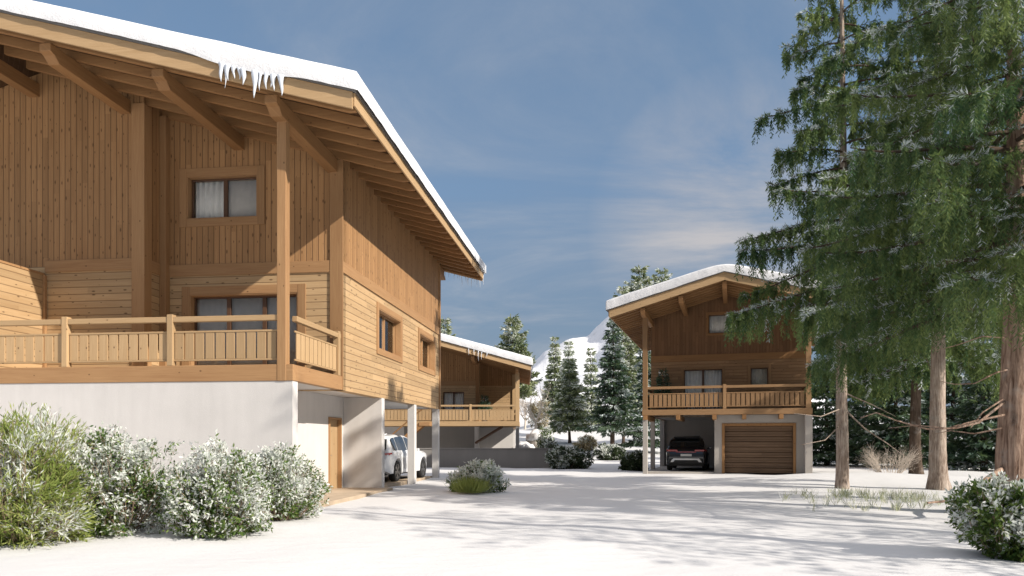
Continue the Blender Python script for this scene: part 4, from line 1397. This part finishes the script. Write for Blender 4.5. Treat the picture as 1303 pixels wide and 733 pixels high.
# boulders
def boulder(label, loc, sx, sy, sz, seed):
    import bmesh
    bm = bmesh.new()
    bmesh.ops.create_icosphere(bm, subdivisions=4, radius=1.0)
    for v in bm.verts:
        p = v.co.copy()
        q = Vector((round(p.x * 2.2) / 2.2, round(p.y * 2.2) / 2.2, round(p.z * 2.4) / 2.4))
        p = p.lerp(q, .45)
        k = 1 + .22 * mnoise.noise(p * 1.7 + Vector((seed, 0, 0))) + .08 * mnoise.noise(p * 5 + Vector((0, seed, 0)))
        v.co = Vector((p.x * sx * k, p.y * sy * k, p.z * sz * k + sz * .55))
    t = thing('boulder', label, 'rock', loc, 0, 'pale boulders behind the garden wall')
    me = bpy.data.meshes.new('stone')
    bm.to_mesh(me)
    me.materials.append(M['rock'])
    o = bpy.data.objects.new('stone', me)
    COL.objects.link(o)
    o.parent = t
    # snow cap
    geom = [f for f in bm.faces if f.normal.z < 0.55]
    bmesh.ops.delete(bm, geom=geom, context='FACES')
    for v in bm.verts:
        v.co += v.normal * .05 + Vector((0, 0, .04))
    me2 = bpy.data.meshes.new('snow_cap')
    bm.to_mesh(me2)
    bm.free()
    me2.materials.append(M['snow'])
    o2 = bpy.data.objects.new('snow_cap', me2)
    COL.objects.link(o2)
    o2.parent = t
    md = o2.modifiers.new('thick', 'SOLIDIFY')
    md.thickness = .08
    for m_ in (me, me2):
        m_.polygons.foreach_set('use_smooth', [True] * len(m_.polygons))


boulder('tall pale boulder with a snowy top beside the balcony chalet', (1.95, 54.5, 0), 1.0, .8, 1.45, 1.3)
boulder('shorter pale boulder leaning on the tall one', (.95, 54.0, 0), .8, .7, .9, 4.1)


# ================================================================== CARS
def car(name, label, loc, rz, paint, kind):
    root = thing(name, label, 'car', loc, rz, 'parked cars')
    L = 4.75
    ax_r, ax_f, wr = 0.95, 3.87, 0.365

    def smooth_interp(xs, ys, x):
        # monotone-ish smoothed linear profile
        w = 0.06
        return sum(np.interp(x + o, xs, ys) * k for o, k in ((-w, .25), (0, .5), (w, .25)))
    zx = [0, .03, .10, .22, .50, .74, 1.4, 2.3, 2.75, 3.42, 3.6, 4.3, 4.6, 4.72, 4.75]
    zy = [.80, .98, 1.06, 1.13, 1.46, 1.60, 1.66, 1.645, 1.56, 1.12, 1.08, 1.0, .90, .76, .66]
    wx = [0, .06, .25, .7, 1.5, 3.2, 4.1, 4.5, 4.7, 4.75]
    wy = [.80, .88, .945, .975, .965, .965, .96, .90, .78, .70]
    ztop = lambda y: smooth_interp(zx, zy, y)
    hw = lambda y: smooth_interp(wx, wy, y)

    def zbot(y):
        z = 0.27 + 0.10 * max(0, 1 - y / .3) + 0.06 * max(0, (y - 4.5) / .25)
        for a in (ax_r, ax_f):
            R = wr + 0.065
            if abs(y - a) < R:
                z = max(z, wr + math.sqrt(R * R - (y - a) ** 2))
        return z

    def section(y):
        zt, w, zb = ztop(y), hw(y), zbot(y)
        belt = min(1.06 - .03 * max(0, y - 2.5), zt - .03)
        h = max(0.0, zt - belt)
        wr_ = w - .05 - h * .34
        arch = 0.0
        for a in (ax_r, ax_f):
            arch = max(arch, .022 * math.exp(-((y - a) / .42) ** 4))
        zb2 = min(zb + .03, belt - .1)
        zs = zb2 + (belt - zb2) * np.array([0, .3, .62, .86, 1.0])
        pts = [(w - .12, zb)]
        off = [-.012 + arch, -.004 + arch, -.022, .0, -.05]
        for z_, o_ in zip(zs, off):
            pts.append((w + o_, z_))
        for q in (.33, .66):
            pts.append((w - .05 - (w - .05 - wr_) * q, belt + (h - .05) * q if h > .06 else belt + h * q * .5))
        pts.append((wr_, belt + max(0, h - .05)))
        pts.append((wr_ - .10, zt - .006))
        pts.append((wr_ * .5, zt + .012))
        pts.append((0, zt + .018))
        return pts
    ys = np.unique(np.concatenate([np.linspace(0, L, 96), [a + s * (wr + .065) for a in (ax_r, ax_f) for s in (-.999, .999)]]))
    secs = [section(y) for y in ys]
    k = len(secs[0])
    body = MB()
    for y, s in zip(ys, secs):
        for x, z in s:
            body.v.append((x, y, z))
        for x, z in s[-2::-1]:
            body.v.append((-x, y, z))
    m = 2 * k - 1
    for i in range(len(ys) - 1):
        for j in range(m - 1):
            body.f.append((i * m + j, i * m + j + 1, (i + 1) * m + j + 1, (i + 1) * m + j))
    body.f.append(tuple(range(m)))
    body.f.append(tuple((len(ys) - 1) * m + j for j in range(m - 1, -1, -1)))
    bo = body.build('body', M[paint], root, smooth=True)
    es = bo.modifiers.new('edge', 'EDGE_SPLIT')
    es.split_angle = math.radians(48)
    under = MB()
    under.box(-.80, .80, .12, 4.6, .24, .62)
    under.build('underbody', M['plastic'], root)

    # glass: bands of the upper body lifted a few mm
    def side_glass(y0, y1, sgn, nm='side_window', mat='car_glass'):
        mb = MB()
        yy = np.linspace(y0, y1, 16)
        for y in yy:
            s = section(y)
            a, b, c = np.array(s[5]), np.array(s[7]), np.array(s[8])
            lo = a + (c - a) * .06
            hi = a + (c - a) * .93
            for p in (lo, (lo + hi) / 2 + np.array([.004, 0]), hi):
                mb.v.append((sgn * (p[0] + .007), y, p[1]))
        for i in range(len(yy) - 1):
            for j in range(2):
                mb.f.append((i * 3 + j, i * 3 + j + 1, (i + 1) * 3 + j + 1, (i + 1) * 3 + j))
        return mb.build(nm, M[mat], root, smooth=True)
    dark = M['car_glass']
    for sgn in (1, -1):
        side_glass(.62, 1.06, sgn, mat='car_glass2')
        side_glass(1.11, 2.05, sgn, mat='car_glass2')
        side_glass(2.11, 3.02, sgn, mat='car_glass2')

    def top_glass(y0, y1, fr, nm):
        mb = MB()
        yy = np.linspace(y0, y1, 14)
        nn = 9
        for y in yy:
            s = section(y)
            w_ = s[9][0] * fr
            for j in range(nn):
                x = -w_ + 2 * w_ * j / (nn - 1)
                ax_ = abs(x)
                z = np.interp(ax_, [0, s[10][0], s[9][0]], [s[11][1], s[10][1], s[9][1]])
                mb.v.append((x, y - (.006 if y0 < 1 else -.006), z + .007))
        for i in range(len(yy) - 1):
            for j in range(nn - 1):
                mb.f.append((i * nn + j, i * nn + j + 1, (i + 1) * nn + j + 1, (i + 1) * nn + j))
        return mb.build(nm, M['car_glass2'], root, smooth=True)
    top_glass(.20, .54, 1.06, 'rear_window')
    top_glass(2.78, 3.42, 1.05, 'windscreen')
    MB().prism([(.42, 1.55), (.55, 1.60), (.85, 1.655), (.85, 1.69), (.40, 1.635), (.36, 1.60)], 'x', -.60, .60).build('spoiler', M[paint], root, bevel=.01)
    # tail: lamps, lower bumper, plate
    for sgn in (1, -1):
        t = MB()
        x0, x1 = sorted((sgn * .42, sgn * .90))
        t.prism([(sgn * .40, .0), (sgn * .84, .01), (sgn * .935, .20), (sgn * .955, .42), (sgn * .90, .40), (sgn * .40, .2)], 'z', .93, 1.02)
        lamp = t.build('tail_lamp', M['red_lamp'], root, bevel=.012)
        t = MB()
        t.prism([(sgn * .50, 4.62), (sgn * .78, 4.55), (sgn * .90, 4.25), (sgn * .80, 4.25), (sgn * .48, 4.5)], 'z', .72, .86)
        t.build('headlight', M['clear_lamp'], root, bevel=.012)
        t = MB()
        t.box(*sorted((sgn * .955, sgn * 1.09)), 2.86, 2.98, 1.03, 1.15)
        t.box(*sorted((sgn * .90, sgn * .96)), 2.9, 2.96, 1.04, 1.08)
        t.build('mirror', M[paint], root, bevel=.03)
    t = MB()
    t.box(-.80, .80, -.02, .12, .34, .60)
    bp_ = t.build('bumper', M['plastic'], root, bevel=.03)
    t = MB()
    t.prism([(-.74, .42), (-.60, .60), (.60, .60), (.74, .42), (.60, .42), (.52, .52), (-.52, .52), (-.60, .42)], 'y', -.05, -.015)
    t.build('diffuser_trim', M['silver'], bp_, bevel=.012)
    t = MB()
    t.box(-.26, .26, -.012, .02, .70, .81)
    t.build('number_plate', M['plate'], root, bevel=.004)
    t = MB()
    t.box(-.47, .47, -.004, .06, .88, .925)
    t.build('tailgate_trim', M['red_lamp'] if kind == 'black' else M['plastic'], root, bevel=.01)
    for x in (.30, -.30):
        MB().box(x - .2, x + .2, 1.9, 2.1, .5, 1.15).build('seat', M['plastic'], root, bevel=.05)
        MB().box(x - .12, x + .12, 1.93, 2.03, 1.17, 1.40).build('headrest', M['plastic'], root, bevel=.04)
    # wheels
    for y in (ax_r, ax_f):
        for sgn in (1, -1):
            wroot = MB()
            xo, xi = sgn * .955, sgn * .72
            prof = [(xi, wr - .02), (xi + sgn * .02, wr), (xo - sgn * .025, wr), (xo, wr - .025), (xo, .255), (xo - sgn * .015, .24)]
            n = 36
            for j in range(n):
                w = 2 * PI * j / n
                for x, r in prof:
                    wroot.v.append((x, y + r * math.cos(w), wr + r * math.sin(w)))
            q = len(prof)
            for j in range(n):
                j2 = (j + 1) % n
                for e in range(q - 1):
                    wroot.f.append((j * q + e, j * q + e + 1, j2 * q + e + 1, j2 * q + e))
            wh = MB()
            wh.tube([(xi, y, wr), (xi + sgn * .05, y, wr)], .24, 28)
            who = wh.build('wheel', M['plastic'], root)
            wroot.build('tyre', M['tyre'], who, smooth=True)
            rim = MB()
            rim.tube([(xo - sgn * .09, y, wr), (xo - sgn * .012, y, wr)], .062, 14)
            for s_ in range(10):
                w = 2 * PI * s_ / 10 + (.13 if s_ % 2 else -.13)
                c_, s2 = math.cos(w), math.sin(w)
                px_, pz_ = -s2, c_
                vs = []
                for (r, hw_) in ((.05, .022), (.245, .03)):
                    for x in (xo - sgn * .05, xo - sgn * .012):
                        for e in (-1, 1):
                            vs.append((x, y + r * c_ + px_ * hw_ * e, wr + r * s2 + pz_ * hw_ * e))
                rim.add(vs, [(0, 1, 3, 2), (4, 6, 7, 5), (0, 4, 5, 1), (2, 3, 7, 6), (0, 2, 6, 4), (1, 5, 7, 3)])
            n = 36
            k0 = len(rim.v)
            for j in range(n):
                w = 2 * PI * j / n
                for x, r in ((xo - sgn * .005, .255), (xo - sgn * .005, .232), (xo - sgn * .1, .225)):
                    rim.v.append((x, y + r * math.cos(w), wr + r * math.sin(w)))
            for j in range(n):
                j2 = (j + 1) % n
                for e in range(2):
                    rim.f.append((k0 + j * 3 + e, k0 + j * 3 + e + 1, k0 + j2 * 3 + e + 1, k0 + j2 * 3 + e))
            rim.build('rim', M['alloy'], who)
    return root


def _cg():
    m, g, out = new_mat('dark car glass')
    principled(g, out, {'Base Color': (0.015, 0.018, 0.02, 1), 'Roughness': 0.06, 'Specular IOR Level': 0.6, 'Coat Weight': 1.0})
    return m


M['car_glass2'] = _cg()
th = math.radians(11)
ww = np.array([(506 - CX) / FPX * 26.0, 26.0])
o_ = ww - .95 * np.array([math.cos(th), -math.sin(th)]) - .95 * np.array([math.sin(th), math.cos(th)])
car('parked_car', 'white off-roader parked in the carport behind the rendered columns', (o_[0], o_[1], .052), -th, 'paint_white', 'white')
car('parked_car', 'black off-roader parked tail out beside the wooden garage door', ((873 - CX) / FPX * 35.4, 35.4, .052), RR, 'paint_black', 'black')

# ================================================================== LIGHT AND SKY
ts = Vector((0.9375, -0.5686, 0.69)).normalized()        # towards the sun
elev = math.asin(ts.z)
azim = math.atan2(ts.x, ts.y)
sd = bpy.data.lights.new('sun', 'SUN')
sd.energy = 5.0
sd.angle = math.radians(0.6)
sd.color = (1.0, 0.93, 0.83)
so = bpy.data.objects.new('sun', sd)
COL.objects.link(so)
so.rotation_euler = (-ts).to_track_quat('-Z', 'Y').to_euler()

wld = bpy.data.worlds.new('World')
sc.world = wld
wld.use_nodes = True
nt = wld.node_tree
nt.nodes.clear()
g = G(nt)
sky = g.n('ShaderNodeTexSky', sky_type='NISHITA', sun_disc=False, sun_elevation=elev, sun_rotation=azim, air_density=1.0, dust_density=0.8, ozone_density=1.2)
tc = g.n('ShaderNodeTexCoord').outputs['Generated']
sx, sy, sz = g.n('ShaderNodeSeparateXYZ', {0: tc}).outputs
zz = g.m('MAXIMUM', g.m('ADD', sz, 0.12), 0.05)
cu = g.m('DIVIDE', sx, zz)
cv = g.m('DIVIDE', sy, zz)
cvec = g.n('ShaderNodeCombineXYZ', {0: g.m('MULTIPLY', cu, 0.8), 1: cv, 2: 0.0}).outputs[0]
n1 = g.noise(cvec, 1.1, 9.0, 0.62, 0.6)
n2 = g.noise(cvec, 0.45, 4.0, 0.5, 0.2)
cl = g.m('ADD', g.m('MULTIPLY', n1, 0.65), g.m('MULTIPLY', n2, 0.45))
veil = g.ramp(cl, 0.47, 0.68, 0.0, 0.62)
skyb = g.mix(0.55, sky.outputs[0], (1.5, 2.5, 3.95, 1))
hazef = g.ramp(sz, 0.02, 0.34, 0.9, 0.0)
skyc = g.mix(hazef, skyb, (1.45, 1.95, 2.6, 1))
cloud = g.mix(g.ramp(n1, 0.45, 0.66), (1.75, 2.35, 3.3, 1), (3.7, 3.95, 4.4, 1))
col = g.mix(veil, skyc, cloud)
gd_ = Vector((290.0, 946.0, 275.0)).normalized()
dt = g.n('ShaderNodeVectorMath', {0: tc, 1: tuple(gd_)}, operation='DOT_PRODUCT').outputs['Value']
patch = g.m('MULTIPLY', g.ramp(dt, 0.982, 0.999), g.ramp(n1, 0.36, 0.60))
col = g.mix(g.m('MULTIPLY', patch, 0.75), col, (5.0, 4.7, 4.6, 1))
# unseen sky shaped for fill: darkened low behind and right, brightened overhead
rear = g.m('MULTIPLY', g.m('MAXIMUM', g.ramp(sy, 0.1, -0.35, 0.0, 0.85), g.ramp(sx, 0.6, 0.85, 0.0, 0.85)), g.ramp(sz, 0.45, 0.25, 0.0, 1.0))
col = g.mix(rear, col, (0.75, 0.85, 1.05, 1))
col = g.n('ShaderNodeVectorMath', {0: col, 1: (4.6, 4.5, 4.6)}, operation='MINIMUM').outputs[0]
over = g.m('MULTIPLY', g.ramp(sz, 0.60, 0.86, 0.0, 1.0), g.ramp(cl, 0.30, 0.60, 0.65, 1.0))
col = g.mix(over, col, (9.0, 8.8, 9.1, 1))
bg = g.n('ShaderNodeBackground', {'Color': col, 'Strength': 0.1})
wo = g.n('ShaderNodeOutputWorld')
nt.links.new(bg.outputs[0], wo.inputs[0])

sc.view_settings.view_transform = 'Standard'
sc.view_settings.look = 'None'
sc.view_settings.exposure = 0.31
sc.view_settings.gamma = 1.0
sc.cycles.use_denoising = True
sc.cycles.max_bounces = 6
sc.cycles.diffuse_bounces = 2
sc.cycles.transparent_max_bounces = 10
sc.cycles.sample_clamp_indirect = 8.0
